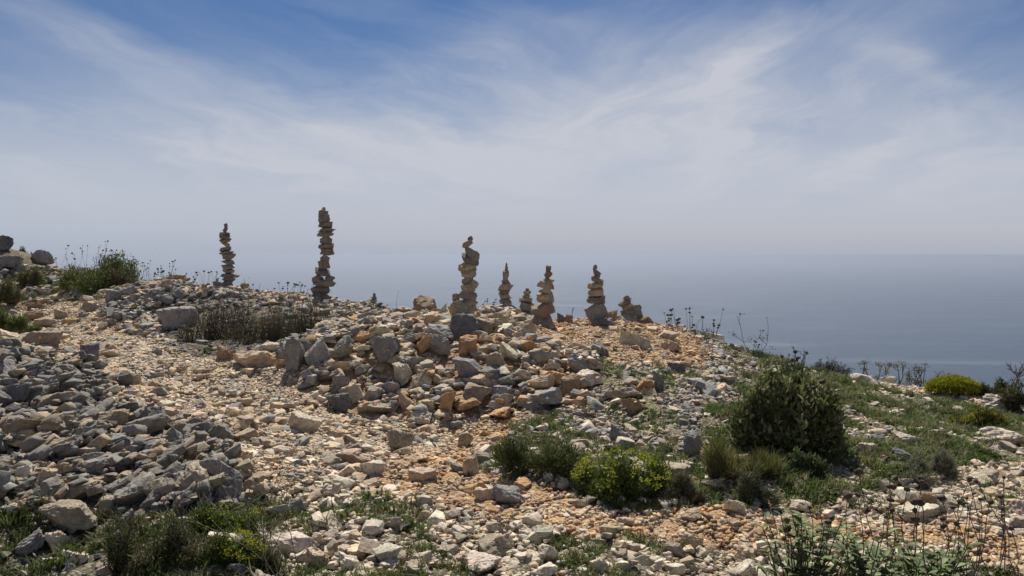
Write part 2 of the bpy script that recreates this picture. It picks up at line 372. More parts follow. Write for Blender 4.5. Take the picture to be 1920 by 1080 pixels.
ROCKS = [  # px, py, width, height, tint, roll, label   (photo pixels -> placed on the ground they lie on)
 (80,640,80,36,'m',0,'big flat-bottomed grey brown boulder propped on stones at the top of the rubble slope'),
 (6,458,34,30,'d',0,'dark rounded boulder alone on the skyline at the far left'),
 (76,484,48,28,'g',0,'grey boulder on the skyline just left of the seed heads of the bushy shrub'),
 (12,492,58,22,'g',0,'low grey block on the hill below the dark skyline boulder'),
 (36,505,30,18,'g',10,'small grey rock in the weeds under the skyline boulders'),
 (36,745,60,50,'d',12,'large dark triangular rock near the left edge, leaning in the rubble slope'),
 (66,790,88,34,'g',6,'long rough grey slab lying across the rubble under the dark triangular rock'),
 (168,664,42,38,'d',0,'dark grey block at the foot of the path, right of the propped boulder'),
 (133,694,46,30,'d',0,'dark grey rock with a faceted face, topmost in the middle of the rubble slope'),
 (277,803,74,50,'g',14,'largest dark wedge with a sunlit flat top in the rubble slope'),
 (330,832,56,58,'g',-8,'large upright grey rock right of the flat-topped dark wedge'),
 (200,832,78,32,'g',16,'long grey slab tilted up to the right beneath the dark wedge'),
 (170,872,60,38,'m',8,'smooth crescent-shaped grey brown slab in the lower rubble slope'),
 (124,846,54,40,'g',20,'tilted grey slab with a broad shaded face left of the crescent slab'),
 (113,882,62,30,'m',12,'ridged grey beige slab below the tilted slab in the rubble'),
 (42,893,58,44,'p',0,'pale blocky rock with a flat sunlit top near the lower left edge'),
 (60,912,34,34,'d',-15,'dark angular rock leaning on the pale flat-topped block'),
 (124,976,122,62,'m',0,'largest rounded grey boulder among the weeds in the lower left corner'),
 (278,866,74,42,'g',16,'long pitted grey slab above the dead stalks in the lower rubble'),
 (283,900,68,30,'m',8,'spindle-shaped slab with a pale top, under the pitted slab'),
 (362,905,74,66,'m',0,'big knobbly weathered rock behind the dead stalks at the foot of the rubble slope'),
 (404,872,52,46,'g',-18,'grey rock with a shaded left face, right of the knobbly rock'),
 (370,838,64,36,'b',22,'pale slab tilted up to the right above the knobbly rock'),
 (196,950,36,34,'m',0,'small blocky rock touching the right end of the largest rounded boulder'),
 (112,1014,48,38,'p',0,'pale angular stone in front of the largest rounded boulder'),
 (52,1022,54,48,'g',25,'pointed grey rock in the weeds of the lower left corner'),
 (236,978,36,42,'g',0,'upright pale grey rock beside the dark low shrub'),
 (446,1072,44,34,'g',0,'pointed grey rock at the bottom edge in front of the yellow flowers'),
 (180,905,30,28,'d',0,'dark little rock wedged under the crescent-shaped slab'),
 (4,690,56,56,'g',-25,'big slanting rock with a pale edge at the left edge above the rubble slope'),
 (14,636,58,34,'b',-14,'pale orange slab at the left edge beside the start of the path'),
 (62,594,38,18,'n',0,'brown flat stone in the upper path near the left weeds'),
 (86,607,48,20,'b',0,'yellowish lens-shaped stone in the upper path'),
 (115,590,28,20,'m',-10,'rounded beige stone standing in the upper path'),
 (137,604,30,12,'o',0,'flat orange stone in the upper path'),
 (66,574,34,14,'n',0,'thin brown stone at the very top of the path'),
 (204,606,26,14,'g',0,'grey stone where the path meets the far rock heap'),
 (167,577,34,22,'m',0,'beige grey stone at the foot of the far rock heap'),
 (338,600,84,44,'g',0,'large smooth grey boulder beside the dark dry shrub'),
 (260,613,30,16,'o',0,'orange stone in front of the smooth boulder by the dry shrub'),
 (328,525,36,18,'o',0,'orange capstone on the crest of the far rock heap'),
 (308,537,36,26,'m',0,'pale weathered rock just under the orange capstone of the far heap'),
 (286,556,30,24,'g',0,'grey rock in the middle of the far rock heap'),
 (333,552,26,28,'g',-20,'upright egg-shaped grey rock in the far rock heap'),
 (212,556,34,22,'g',0,'grey rock at the left end of the far rock heap'),
 (240,548,30,22,'g',0,'grey brown rock low on the left side of the far heap'),
 (382,545,34,18,'b',0,'pale stone on the heap just left of the left tall cairn'),
 (424,665,38,32,'n',0,'rounded brown rock on the path edge below the dry shrub'),
 (480,677,92,36,'b',0,'long pale ledge at the left end of the front rock pile'),
 (510,652,44,18,'p',0,'whitish lump resting on the long pale ledge'),
 (553,666,40,64,'g',0,'tall grey block standing at the left end of the front rock pile'),
 (594,664,56,54,'g',0,'bulky rounded grey rock in the left part of the front pile'),
 (644,654,44,46,'g',0,'grey rock under the orange slab in the front rock pile'),
 (678,632,44,20,'o',0,'orange slab lying flat on top of the front rock pile'),
 (717,628,40,24,'b',0,'beige rock right beside the orange slab on top of the front pile'),
 (725,658,54,54,'g',0,'large grey rock with a hollow face in the middle of the front pile'),
 (768,638,42,26,'g',18,'grey slab tilted up to the right in the upper front pile'),
 (796,646,30,36,'o',0,'rusty orange chunk touching the grey rock with the orange cap'),
 (823,648,46,40,'g',0,'grey rock with an orange cap in the upper front pile'),
 (878,650,38,40,'o',0,'ochre streaked wedge under the dark triangular block of the front cairn'),
 (882,692,70,38,'g',-16,'long dark layered slab hanging in the right part of the front pile'),
 (870,614,60,48,'d',0,'dark triangular block supporting the front cairn'),
 (797,576,46,40,'n',0,'brown block on the crest left of the front cairn'),
 (826,588,24,34,'p',30,'small pale upright stone left of the base of the front cairn'),
 (810,604,40,26,'b',12,'beige slab below the brown crest block'),
 (899,590,50,26,'p',0,'pale flat stone right beside the base of the front cairn'),
 (905,616,44,30,'m',0,'flat grey stone carrying the pale flat one by the front cairn'),
 (939,606,40,44,'b',0,'beige boulder right of the front cairn'),
 (755,702,40,40,'p',-12,'pale faceted rock in the middle of the front pile'),
 (744,680,38,28,'b',0,'beige rounded rock just above the pale faceted rock'),
 (782,716,26,30,'b',20,'triangular beige stone right of the pale faceted rock'),
 (762,754,32,34,'b',-25,'sharp triangular beige stone at the foot of the front pile'),
 (800,764,38,28,'b',0,'tan angular block at the foot of the front pile, left of the orange one'),
 (840,758,32,44,'o',10,'orange upright block at the foot of the front pile'),
 (733,764,28,22,'g',0,'small grey wedge at the foot of the front pile'),
 (772,690,24,22,'o',0,'ochre pitted stone in the middle of the front pile'),
 (660,686,42,20,'p',14,'thin pale slab tilted up to the right in the left front pile'),
 (584,699,38,26,'n',12,'orange brown rock low in the left front pile'),
 (531,681,30,16,'o',14,'small orange slab below the long pale ledge'),
 (637,757,52,38,'d',0,'dark grey pitted rock on the slope below the front pile'),
 (637,722,40,40,'g',0,'pitted grey rock above the dark pitted one below the front pile'),
 (957,662,44,38,'p',-26,'pale slab leaning down to the right in the right front pile'),
 (934,682,46,42,'m',-20,'grey lichen rock left of the pale leaning slab'),
 (1020,672,60,30,'m',0,'broad grey beige rock on the right side of the front pile'),
 (1084,685,46,44,'g',-18,'large grey split rock at the right end of the front pile'),
 (1009,720,66,34,'b',14,'pale wedge pointing left, low in the right front pile'),
 (1069,725,36,44,'n',0,'dark brown upright rock right of the pale wedge'),
 (1190,638,62,36,'p',-24,'smooth pale boulder sloping right on the orange gravel'),
 (1257,650,42,24,'b',0,'smooth rounded beige boulder right of the sloping pale one'),
 (1170,739,76,24,'m',4,'long straight slab lying in the grass below the gravel slope'),
 (1234,718,26,44,'d',-30,'dark fin-shaped rock standing on edge'),
 (1208,725,36,30,'o',20,'orange rock leaning against the dark fin-shaped rock'),
 (1193,762,60,30,'o',-12,'large orange wedge below the long straight slab'),
 (1080,757,38,18,'o',0,'flat orange slab on the stones right of the front pile'),
 (1126,657,38,30,'d',-25,'dark grey rock half sunk in the orange gravel'),
 (1268,692,34,22,'d',0,'dark round stone on the right hand slope'),
 (1160,815,38,42,'g',-20,'pointed grey rock above the yellow spurge'),
 (1300,838,42,52,'g',-10,'grey top-heavy rock standing right of the yellow spurge'),
 (1333,858,42,30,'n',-20,'brown slab between the standing rock and the pitted boulder'),
 (1378,869,66,34,'m',0,'rounded pitted boulder in the grass under the tall bush'),
 (571,796,66,44,'p',10,'biggest pale grey boulder lying on the path'),
 (636,816,64,26,'b',0,'long brown slab right behind the biggest path boulder'),
 (660,862,76,26,'n',4,'long dark-faced slab across the path'),
 (752,829,56,46,'m',0,'pitted grey block in the middle of the path'),
 (697,881,54,30,'p',-6,'smooth pale pinkish stone in front of the dark-faced slab'),
 (872,828,32,34,'m',0,'blocky grey stone on the orange track'),
 (884,876,32,46,'b',0,'upright pale stone standing on the orange track'),
 (953,932,66,38,'g',-16,'layered grey slab on the lower track'),
 (910,930,46,28,'b',-10,'tan stone touching the left end of the layered grey slab'),
 (1144,996,50,20,'b',0,'pale wedge alone on the lower track'),
 (1294,1018,54,32,'b',0,'flat-topped tan stone at the lower edge of the track'),
 (1264,1032,44,32,'m',-18,'grey tan stone leaning on the flat-topped one'),
 (1378,984,30,20,'b',0,'small notched tan stone on the track'),
 (1380,952,52,32,'p',-18,'pale block at the foot of the grassy bank'),
 (547,951,42,32,'g',0,'grey rock in the grass right of the tall dead stalks'),
 (548,1022,100,40,'p',8,'long whitish ledge in the grass at the bottom'),
 (594,1052,54,42,'b',-14,'tan rock with an orange face in front of the whitish ledge'),
 (638,1036,54,26,'p',8,'pale stone right of the tan rock with the orange face'),
 (655,1056,46,34,'p',-20,'whitish stone touching the tan rock at the bottom'),
 (620,925,44,26,'p',0,'pale rounded stone at the upper edge of the grass'),
 (790,1050,46,34,'p',0,'pale rock at the bottom edge between grass patches'),
 (1030,1040,44,40,'p',-14,'pale rock at the bottom edge by the track'),
 (1125,1062,40,32,'p',0,'pale stone at the bottom edge right of the track rock'),
 (1702,825,48,24,'p',-8,'white-topped block in the meadow with a brown patch'),
 (1868,817,108,30,'p',0,'jagged pale outcrop in the meadow at the right edge'),
 (1872,758,90,34,'p',0,'broad pale grey outcrop beside the bright green cushion bush'),
 (1692,856,42,28,'d',-28,'dark wedge in the meadow above the grey herb'),
 (1664,915,54,30,'m',0,'rough grey rock between the meadow and the seed heads'),
 (1746,938,40,26,'o',-20,'rusty orange rock behind the seed heads'),
 (1778,957,42,24,'g',-20,'grey slab touching the rusty orange rock'),
 (1625,842,44,22,'p',-6,'low pale rock in the meadow right of the tall bush'),
 (1640,822,40,16,'g',0,'flat grey rock in the meadow behind the low pale rock'),
 (1740,768,30,14,'p',0,'small white stone in the upper meadow'),
 (1668,712,28,14,'p',0,'pale stone on the ridge behind the meadow'),
]
rk = np.random.default_rng(21)
def place_rock(px, py, w, h, t, roll, label):
    p = hit(px, py + h * .36); d = p[1]
    s = d / F / cp; sx, sz = w * s, h * s * 1.05
    sy = min(sx, max(sz, .5 * sx)) * rk.uniform(.8, 1.05)
    c = at(px, py - h * .02, d + sy * .08)
    V, Fc = rock_verts(rk, 4, .5, rk.choice([16, 28, 45]), .12 if 'outcrop' in label or 'pitted' in label or 'knobbly' in label else rk.uniform(.06, .1), .04)
    V = V @ rotm('z', rk.uniform(0, 6.28)).T
    V = fit(V, sx, sy, sz * 1.06, roll)
    me = mk('rock', V, Fc, M_ROCK, (1, 1, 1))
    obj('rock', me, None, c, label=label, category='rock', tint=tint(t, rk))
    stamp(c[0], c[1], c[2], sx, sy, sz)
for r in ROCKS: place_rock(*r)

# ------------------------------------------------------------------ cairns
def conv(x0, y0, s, rows):  # rows read off an enlargement: x centre, width, top, bottom, tint, roll
    return [(x0 + a / s, b / s, y0 + t / s, y0 + u / s, c, ro) for a, b, t, u, c, ro in rows]
r4 = lambda rows: conv(380, 400, 6.75, rows); r2 = lambda rows: conv(360, 370, 4.0, rows); r3 = lambda rows: conv(720, 420, 3.692, rows)
CAIRNS = [
 (14.2, 'tall slender cairn leaning slightly, leftmost of the standing cairns, on the far rock heap', r4([
  (290,50,128,180,'r',0),(285,75,178,245,'d',0),(280,140,243,278,'g',0),(282,128,272,322,'n',0),(286,142,316,368,'n',4),(290,112,363,428,'o',0),(288,150,424,487,'g',10),
  (312,186,482,524,'g',14),(325,160,513,588,'m',0),(320,172,586,650,'g',-10),(325,185,645,706,'b',8),(325,175,700,762,'b',-4),(348,252,756,810,'g',0),(335,195,806,866,'g',-5),(330,225,856,945,'g',0),(332,235,938,1035,'n',0)])),
 (13.6, 'tallest cairn of all, a wobbly column of about seventeen flat stones', r2([
  (988,30,74,96,'n',0),(985,72,92,136,'o',0),(990,86,133,188,'g',0),(1000,116,186,226,'n',-4),(1012,150,230,262,'g',-6),(1000,122,258,293,'m',4),(1005,96,290,355,'n',0),
  (1004,128,345,390,'n',-4),(1010,106,385,433,'n',4),(999,82,432,482,'g',0),(991,92,475,534,'n',8),(980,122,528,592,'d',6),(945,92,588,637,'n',0),(1035,84,582,626,'g',-8),(998,184,622,670,'m',6),(965,160,655,732,'n',0),(950,180,722,775,'d',0),(842,84,710,760,'n',0)])),
 (9.9, 'front cairn crowned by a small bird-shaped orange stone, standing on the dark triangular block', r3([
  (597,38,85,117,'d',0),(580,76,112,162,'o',28),(610,106,154,250,'g',-30),(598,122,206,284,'d',-24),(577,136,270,328,'b',0),(585,112,318,374,'b',0),(578,86,368,414,'g',0),
  (610,90,388,447,'b',-8),(583,108,415,477,'b',-10),(582,132,464,537,'g',-8),(588,118,526,562,'b',0),(545,215,535,645,'b',-10),(500,54,483,540,'n',0)])),
 (12.5, 'thin pointed cairn behind, topped by an upright grey finger stone', r3([
  (847,15,268,296,'d',0),(848,24,291,320,'o',0),(843,46,314,392,'g',0),(845,66,387,420,'d',0),(842,108,417,462,'b',-6),(833,86,450,491,'d',0),(840,86,486,528,'b',0),(842,94,524,568,'g',0),(838,112,563,608,'d',0)])),
 (12.4, 'small squat cairn half hidden between the pointed cairn and the red-topped cairn', r3([
  (992,25,446,467,'n',0),(990,56,462,487,'b',0),(985,62,484,514,'b',0),(980,98,509,544,'b',0),(988,106,540,595,'g',0),(988,96,590,628,'d',0)])),
 (11.2, 'cairn topped by two dark red stones, standing on a broad tilted base', r3([
  (1138,38,290,332,'r',0),(1138,60,329,384,'r',10),(1142,80,378,404,'g',6),(1120,90,396,420,'b',6),(1118,122,406,449,'b',5),(1115,94,444,484,'b',0),(1118,126,477,547,'b',0),(1100,168,535,648,'n',10),(1093,184,634,724,'n',0),(1100,150,700,748,'d',0)])),
 (11.6, 'cairn on one big rounded grey block, topped by a small grey knob', r3([
  (1462,32,283,314,'g',0),(1475,58,309,362,'d',-24),(1464,64,352,402,'n',0),(1487,76,378,414,'m',6),(1462,122,409,449,'b',8),(1466,112,445,502,'b',0),(1468,138,494,552,'d',0),(1472,176,545,672,'g',0)])),
 (12.3, 'low tumbled cairn of five stones at the seaward end of the crest', r3([
  (1680,52,497,527,'g',0),(1668,98,514,572,'g',24),(1690,92,550,602,'b',16),(1738,94,560,612,'g',0),(1715,170,590,650,'g',0)])),
 (13.7, 'tiny cairn on the crest between the tallest cairn and the front cairn', r2([
  (1368,24,718,746,'g',0),(1365,46,741,770,'g',0),(1352,84,766,794,'g',0),(1352,84,788,830,'n',0)])),
]
ck = np.random.default_rng(5)
for Yc, label, rows in CAIRNS:
    b = max(rows, key=lambda r: r[3])
    base = at(b[0], b[3] - 2, Yc)
    root = thing('stone_cairn', base, label, 'cairn', 'balanced stone cairns on the crest')
    for px, w, t, u, c, roll in rows:
        s = Yc / F / cp; h = (u - t) * s * 1.2
        p = at(px, (t + u) / 2, Yc)
        big_ = (px, w, t, u, c, roll) == rows[-1] or w * Yc > 480
        V, Fc = rock_verts(ck, 4, .7, 12 if big_ else ck.choice([12, 20, 30]), ck.uniform(.05, .085), .3 if big_ else .15)
        V = V @ rotm('z', ck.uniform(0, 6.28)).T
        wm = w * s
        V = fit(V, wm, min(max(wm * ck.uniform(.7, .95), h * .8), .26), h, roll)
        o = obj('stone', mk('stone', V, Fc, M_ROCK, (1, 1, 1)), root, p - base, tint=[(q * .53 + .45 * z) * (.84 if Yc > 13 else .97) for q, z in zip(tint(c, ck), (.31, .27, .22))])
    dz = base[2] - H(base[0], base[1])
    stamp(base[0], base[1], base[2], .3, .25, .1)
# stones round the cairn feet, so that each stands on something
def foot(px, py, w, h, Yc, t, label, roll=0):
    s = Yc / F / cp; p = at(px, py, Yc); V, Fc = rock_verts(ck, 4, .5, 14, .07, .25); V = V @ rotm('z', ck.uniform(0, 6.28)).T
    V = fit(V, w * s, w * s * .8, h * s, roll); obj('rock', mk('rock', V, Fc, M_ROCK, (1, 1, 1)), None, p, label=label, category='rock', tint=tint(t, ck)); stamp(*p, w * s, w * s * .8, h * s)
foot(1131, 606, 44, 20, 11.4, 'd', 'dark slab in front of the big rounded block of the grey-knobbed cairn')
foot(1148, 592, 22, 22, 11.8, 'n', 'brown stone right beside the big rounded block of the grey-knobbed cairn')
foot(1052, 597, 16, 22, 11.6, 'd', 'small dark post-like stone right of the red-topped cairn')
foot(1066, 598, 18, 18, 11.6, 'm', 'small pointed stone next to the post-like stone')
foot(960, 590, 56, 22, 12.0, 'd', 'dark rough rock under the thin pointed cairn', 0)
foot(1012, 622, 44, 18, 10.9, 'd', 'dark stones at the foot of the red-topped cairn', 0)
foot(1176, 606, 60, 34, 12.2, 'm', 'broad grey brown rock under the low tumbled cairn')
foot(1206, 604, 40, 26, 12.2, 'n', 'brown rock at the seaward foot of the low tumbled cairn')
foot(905, 642, 50, 30, 9.6, 'n', 'brown shaded rock under the flat stones beside the front cairn', 0)
foot(870, 590, 50, 30, 10.1, 'm', 'grey stone hidden behind the dark triangular block of the front cairn', 0)

# ------------------------------------------------------------------ rubble, gravel
VAR = []
vr = np.random.default_rng(99)
for i in range(22):
    V, Fc = rock_verts(vr, 3, .6, vr.choice([20, 34, 55]), vr.uniform(.035, .07)); lo, hi = V.min(0), V.max(0); VAR.append(((V - (lo + hi) / 2) / (hi - lo), Fc))
SMALL = []
for i in range(14):
    V, Fc = rock_verts(vr, 2, .6, vr.choice([26, 45]), .025); lo, hi = V.min(0), V.max(0); SMALL.append(((V - (lo + hi) / 2) / (hi - lo), Fc))
CLU = []
for i in range(10):
    Vs, Fs, Cs, n0 = [], [], [], 0
    for q in range(26):
        V, Fc = rock_verts(vr, 1, .5, 16, 0); lo, hi = V.min(0), V.max(0); V = (V - (lo + hi) / 2) / (hi - lo)
        s = vr.uniform(.008, .03) if q > 3 else vr.uniform(.03, .045)
        V = V * [s * 1.2, s * .95, s * .7] @ rotm('z', vr.uniform(0, 6.28)).T
        a = vr.uniform(0, 6.28); r = .115 * math.sqrt(vr.random())
        V = V + [r * math.cos(a), r * math.sin(a), s * .12]
        Vs.append(V); Fs.append(Fc + n0); n0 += len(V)
        Cs.append(np.broadcast_to(vr.uniform(.65, 1.3) * np.array([1, vr.uniform(.92, 1.03), vr.uniform(.84, 1.1)]), (len(V), 3)))
    CLU.append((np.concatenate(Vs), np.concatenate(Fs), np.concatenate(Cs)))

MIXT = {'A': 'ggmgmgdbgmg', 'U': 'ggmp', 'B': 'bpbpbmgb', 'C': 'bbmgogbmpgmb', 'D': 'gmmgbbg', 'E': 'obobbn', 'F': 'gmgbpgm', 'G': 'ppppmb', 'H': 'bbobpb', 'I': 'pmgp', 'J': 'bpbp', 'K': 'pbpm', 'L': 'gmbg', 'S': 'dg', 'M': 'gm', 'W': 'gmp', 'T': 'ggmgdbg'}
#        large .15-.3  medium .08-.15   small .03-.08 : share of the ground each covers
COVER = {'A': (.55,.8,.5), 'U': (.06,.08,.1), 'B': (.03,.22,.42), 'C': (.6,.5,.3), 'D': (.14,.65,.7), 'E': (.01,.05,.4), 'F': (.06,.42,.6), 'G': (.035,.44,.45), 'H': (.008,.06,.34), 'I': (.006,.045,.13),
         'J': (.0,.08,.7), 'K': (.03,.2,.6), 'L': (.22,.4,.3), 'S': (.02,.1,.1), 'M': (.02,.12,.2), 'W': (.03,.2,.15), 'T': (.6,.6,.4)}
SIZES = [(.15, .29), (.075, .15), (.03, .075)]
def region(n, rng):   # uniform on the ground of the part in view
    y = np.sqrt(rng.uniform(3.7 ** 2, 17.5 ** 2, n)); x = rng.uniform(-.98, .98, n) * y
    return x, y
AREA = .98 * (17.5 ** 2 - 3.7 ** 2)
pr = np.random.default_rng(11)
placed = []     # x y z sx sy sz yaw roll pitch variant class zone r g b
for cls, (s0, s1) in enumerate(SIZES):
    mean = (s0 + s1) / 2 * .92; a1 = .6 * mean * mean
    cmax = max(c[cls] for c in COVER.values())
    n = int(AREA * cmax / a1)
    x, y = region(n, pr); z_ = zone(x, y)
    keep = pr.random(n) < np.array([COVER[k][cls] for k in z_]) / cmax
    if cls > 0:
        gp = wob(x, y, 4.5, 41); keep &= ~(((z_ == 'G') & (gp > .05) | (z_ == 'F') & (gp > .3) | (z_ == 'M') | (z_ == 'I') & (gp > .1)) & (pr.random(n) < .78))
    if cls == 1: keep &= ~((z_ == 'B') & (y > 8) & (pr.random(n) < .5))
    if cls == 2: keep &= pr.random(n) < np.clip(1.35 - (y - 6) * .06, .5, 1)
    x, y, z_ = x[keep], y[keep], z_[keep]
    P = np.stack([x, y, H(x, y)], -1); v = visible(P); px, py = proj(P)
    v &= (px > -500) & (px < 2420) & (py < 1180)
    x, y, z_ = x[v], y[v], z_[v]
    if cls == 2: pass
    for xi, yi, k in zip(x, y, z_):
        big = pr.random() ** 1.6
        s = s0 + (s1 - s0) * big
        if k in 'BHE' and cls == 2: s *= .78
        if k == 'C' and cls == 0: s *= 1.08
        if k == 'G' and cls == 1: s *= .96
        if k == 'B' and cls == 0: s *= .8
        sx = s * pr.uniform(.95, 1.3); sy = s * pr.uniform(.75, 1.05); sz = s * pr.uniform(.42, .72)
        g = float(H(xi, yi)); up = float(topat(xi, yi)) - g
        lim = {0: .09, 1: .11, 2: .09}[cls] if k in 'ACDT' else {0: .05, 1: .06, 2: .05}[cls]
        if up > lim and pr.random() < .93: continue
        if cls == 0 and up > .05 and pr.random() < .6: continue
        z = g + max(up, 0) * .85 + sz * pr.uniform(.12, .3)
        yaw = pr.uniform(0, 6.28)
        ro, pi_ = pr.normal() * .22, pr.normal() * .22
        if k == 'A' and cls < 2: yaw = pr.normal() * .5; ro = -abs(pr.normal() * .25 + .38)
        t = tint(MIXT[k][pr.integers(len(MIXT[k]))], pr, .22)
        if k == 'A': t = [t[0] * .85, t[1] * .83, t[2] * .785]
        placed.append((xi, yi, z, sx, sy, sz, yaw, ro, pi_, cls, k, t))
        stamp(xi, yi, z, sx, sy, sz, yaw)
# the largest that show become rocks of their own
px_area = np.array([(a[3] * a[5] + .35 * a[3] * a[4]) * (F / a[1]) ** 2 if a[9] < 2 else 0 for a in placed])
P = np.array([a[:3] for a in placed]); qx, qy = proj(P)
px_area[(qx < -10) | (qx > 1930) | (qy > 1085)] = 0
N_OWN = 285 - len(ROCKS)
own = set(np.argsort(-px_area)[:N_OWN].tolist())
WHERE = {'A': ('one of the plain grey rocks heaped in the dark rubble slope on the left', 'grey rocks of the left rubble slope'),
 'B': ('one of the loose beige stones strewn over the pale path', 'loose stones on the pale path'),
 'C': ('one of the many tan and grey rocks filling the front pile below the front cairn', 'filler rocks of the front pile'),
 'D': ('one of the grey stones covering the far crest around the dry shrub', 'stones of the far crest'),
 'E': ('one of the stones half sunk in the orange gravel by the cairns', 'stones in the orange gravel'),
 'F': ('one of the grey stones on the slope between the gravel and the tall bush', 'stones on the slope by the tall bush'),
 'G': ('one of the whitish stones scattered in the grass along the bottom', 'whitish stones in the bottom grass'),
 'H': ('one of the tan stones lying on the orange lower track', 'stones on the lower track'),
 'I': ('one of the pale stones scattered in the green meadow', 'pale stones in the meadow'),
 'J': ('one of the pale stones of the gravel strip behind the meadow', 'stones of the gravel strip'),
 'K': ('one of the pale stones between the meadow and the seed head plants', 'stones behind the seed head plants'),
 'L': ('one of the rocks on the weedy rise behind the bushy shrub', 'rocks on the weedy rise'),
 'S': ('one of the dark stones in the shade of the dry shrub', 'stones under the dry shrub'),
 'T': ('one of the grey rocks piled in the far heap behind the smooth boulder', 'grey rocks of the far heap'),
 'W': ('one of the stones among the green herbs round the yellow spurge', 'stones round the spurge'),
 'M': ('one of the stones in the narrow grassy gully below the gravel', 'stones of the grassy gully'),
 'U': ('one of the grey rocks among the weeds in the lower left corner', 'rocks in the lower left weeds')}
own_mesh = [mk('rock', V, Fc, M_ROCK, (1, 1, 1)) for V, Fc in [(lambda q: ((q[0] - (q[0].min(0) + q[0].max(0)) / 2) / (q[0].max(0) - q[0].min(0)), q[1]))(rock_verts(vr, 4, .6, vr.choice([18, 30, 50]), vr.uniform(.05, .085))) for _ in range(26)]]
for i in own:
    a = placed[i]; o = obj('rock', own_mesh[i % 26], None, a[:3], label=WHERE[a[10]][0], category='rock', group=WHERE[a[10]][1], tint=a[11])
    o.scale = a[3:6]; o.rotation_euler = (a[8], a[7], a[6])

def scatter(name, bases, pts, label):
    """stones or tufts past counting: ONE object whose points carry the shapes"""
    n = len(pts); me = bpy.data.meshes.new(name); me.vertices.add(n)
    me.vertices.foreach_set('co', np.array([p[0] for p in pts], np.float32).ravel())
    for an, k in (('rot', 1), ('siz', 2)):
        a = me.attributes.new(an, 'FLOAT_VECTOR', 'POINT'); a.data.foreach_set('vector', np.array([p[k] for p in pts], np.float32).ravel())
    a = me.attributes.new('tint', 'FLOAT_COLOR', 'POINT'); a.data.foreach_set('color', np.array([(*p[3], 1) for p in pts], np.float32).ravel())
    a = me.attributes.new('pick', 'INT', 'POINT'); a.data.foreach_set('value', np.array([p[4] for p in pts], np.int32))
    o = obj(name, me, kind='stuff', label=label)
    ng = bpy.data.node_groups.new(name, 'GeometryNodeTree')
    ng.interface.new_socket('Geometry', in_out='INPUT', socket_type='NodeSocketGeometry'); ng.interface.new_socket('Geometry', in_out='OUTPUT', socket_type='NodeSocketGeometry')
    N, L = ng.nodes.new, ng.links.new
    gi, go = N('NodeGroupInput'), N('NodeGroupOutput'); iop = N('GeometryNodeInstanceOnPoints'); jn = N('GeometryNodeJoinGeometry')
    for b in bases:
        bo = bpy.data.objects.new(name + '_shape', b)
        oi = N('GeometryNodeObjectInfo'); oi.inputs['Object'].default_value = bo; oi.inputs['As Instance'].default_value = False
        gt = N('GeometryNodeGeometryToInstance'); L(oi.outputs['Geometry'], gt.inputs[0]); L(gt.outputs[0], jn.inputs[0])
    def na(nm, ty):
        q = N('GeometryNodeInputNamedAttribute'); q.data_type = ty; q.inputs['Name'].default_value = nm
        return q.outputs['Attribute']
    L(gi.outputs[0], iop.inputs['Points']); L(jn.outputs[0], iop.inputs['Instance']); iop.inputs['Pick Instance'].default_value = True
    L(na('pick', 'INT'), iop.inputs['Instance Index']); L(na('siz', 'FLOAT_VECTOR'), iop.inputs['Scale'])
    er = N('FunctionNodeEulerToRotation'); L(na('rot', 'FLOAT_VECTOR'), er.inputs[0]); L(er.outputs[0], iop.inputs['Rotation'])
    L(iop.outputs[0], go.inputs[0])
    md = o.modifiers.new('shapes', 'NODES'); md.node_group = ng
    return o
rub = [(a[:3], (a[8], a[7], a[6]), a[3:6], a[11], int(pr.integers(22)) if a[9] < 2 else 22 + int(pr.integers(14))) for i, a in enumerate(placed) if i not in own]
scatter('rubble', [mk('rubble', V, Fc, M_RUB, (1, 1, 1)) for V, Fc in VAR + SMALL], rub, 'loose smaller limestone stones covering slope, path and pile')
GRV = {'A': 10, 'U': 8, 'B': 110, 'C': 60, 'D': 45, 'E': 110, 'F': 55, 'G': 60, 'H': 110, 'I': 5, 'J': 80, 'K': 60, 'L': 12, 'S': 10, 'M': 12, 'W': 15, 'T': 25}
n = int(AREA * 110); x, y = region(n, pr); z_ = zone(x, y)
k = (pr.random(n) < np.array([GRV[q] for q in z_]) / 110) & (topat(x, y) - H(x, y) < .05)
x, y, z_ = x[k], y[k], z_[k]; v = visible(np.stack([x, y, H(x, y)], -1)); x, y, z_ = x[v], y[v], z_[v]
e = .06; hx = (H(x + e, y) - H(x - e, y)) / (2 * e); hy = (H(x, y + e) - H(x, y - e)) / (2 * e); hz = H(x, y)
GT = dict(MIXT, E='oobbnb', H='obobbn', C='obnbm')
grv = []
for i in range(len(x)):
    yaw = pr.uniform(0, 6.28); c, s = math.cos(yaw), math.sin(yaw)
    gxl, gyl = hx[i] * c + hy[i] * s, -hx[i] * s + hy[i] * c     # slope in the turned frame
    f = pr.uniform(.8, 1.25)
    grv.append(((x[i], y[i], hz[i]), (math.atan(gyl), -math.atan(gxl), yaw), (f, f, f), tint(GT[z_[i]][pr.integers(len(GT[z_[i]]))], pr, .2), int(pr.integers(10))))
scatter('gravel', [mk('gravel', V, Fc, M_RUB, C) for V, Fc, C in CLU], grv, 'fine beige and orange gravel between the stones')
print('own', len(own), 'rubble', len(rub), 'gravel', len(grv))

LF = np.array([1.35, 1.25, 1.1])
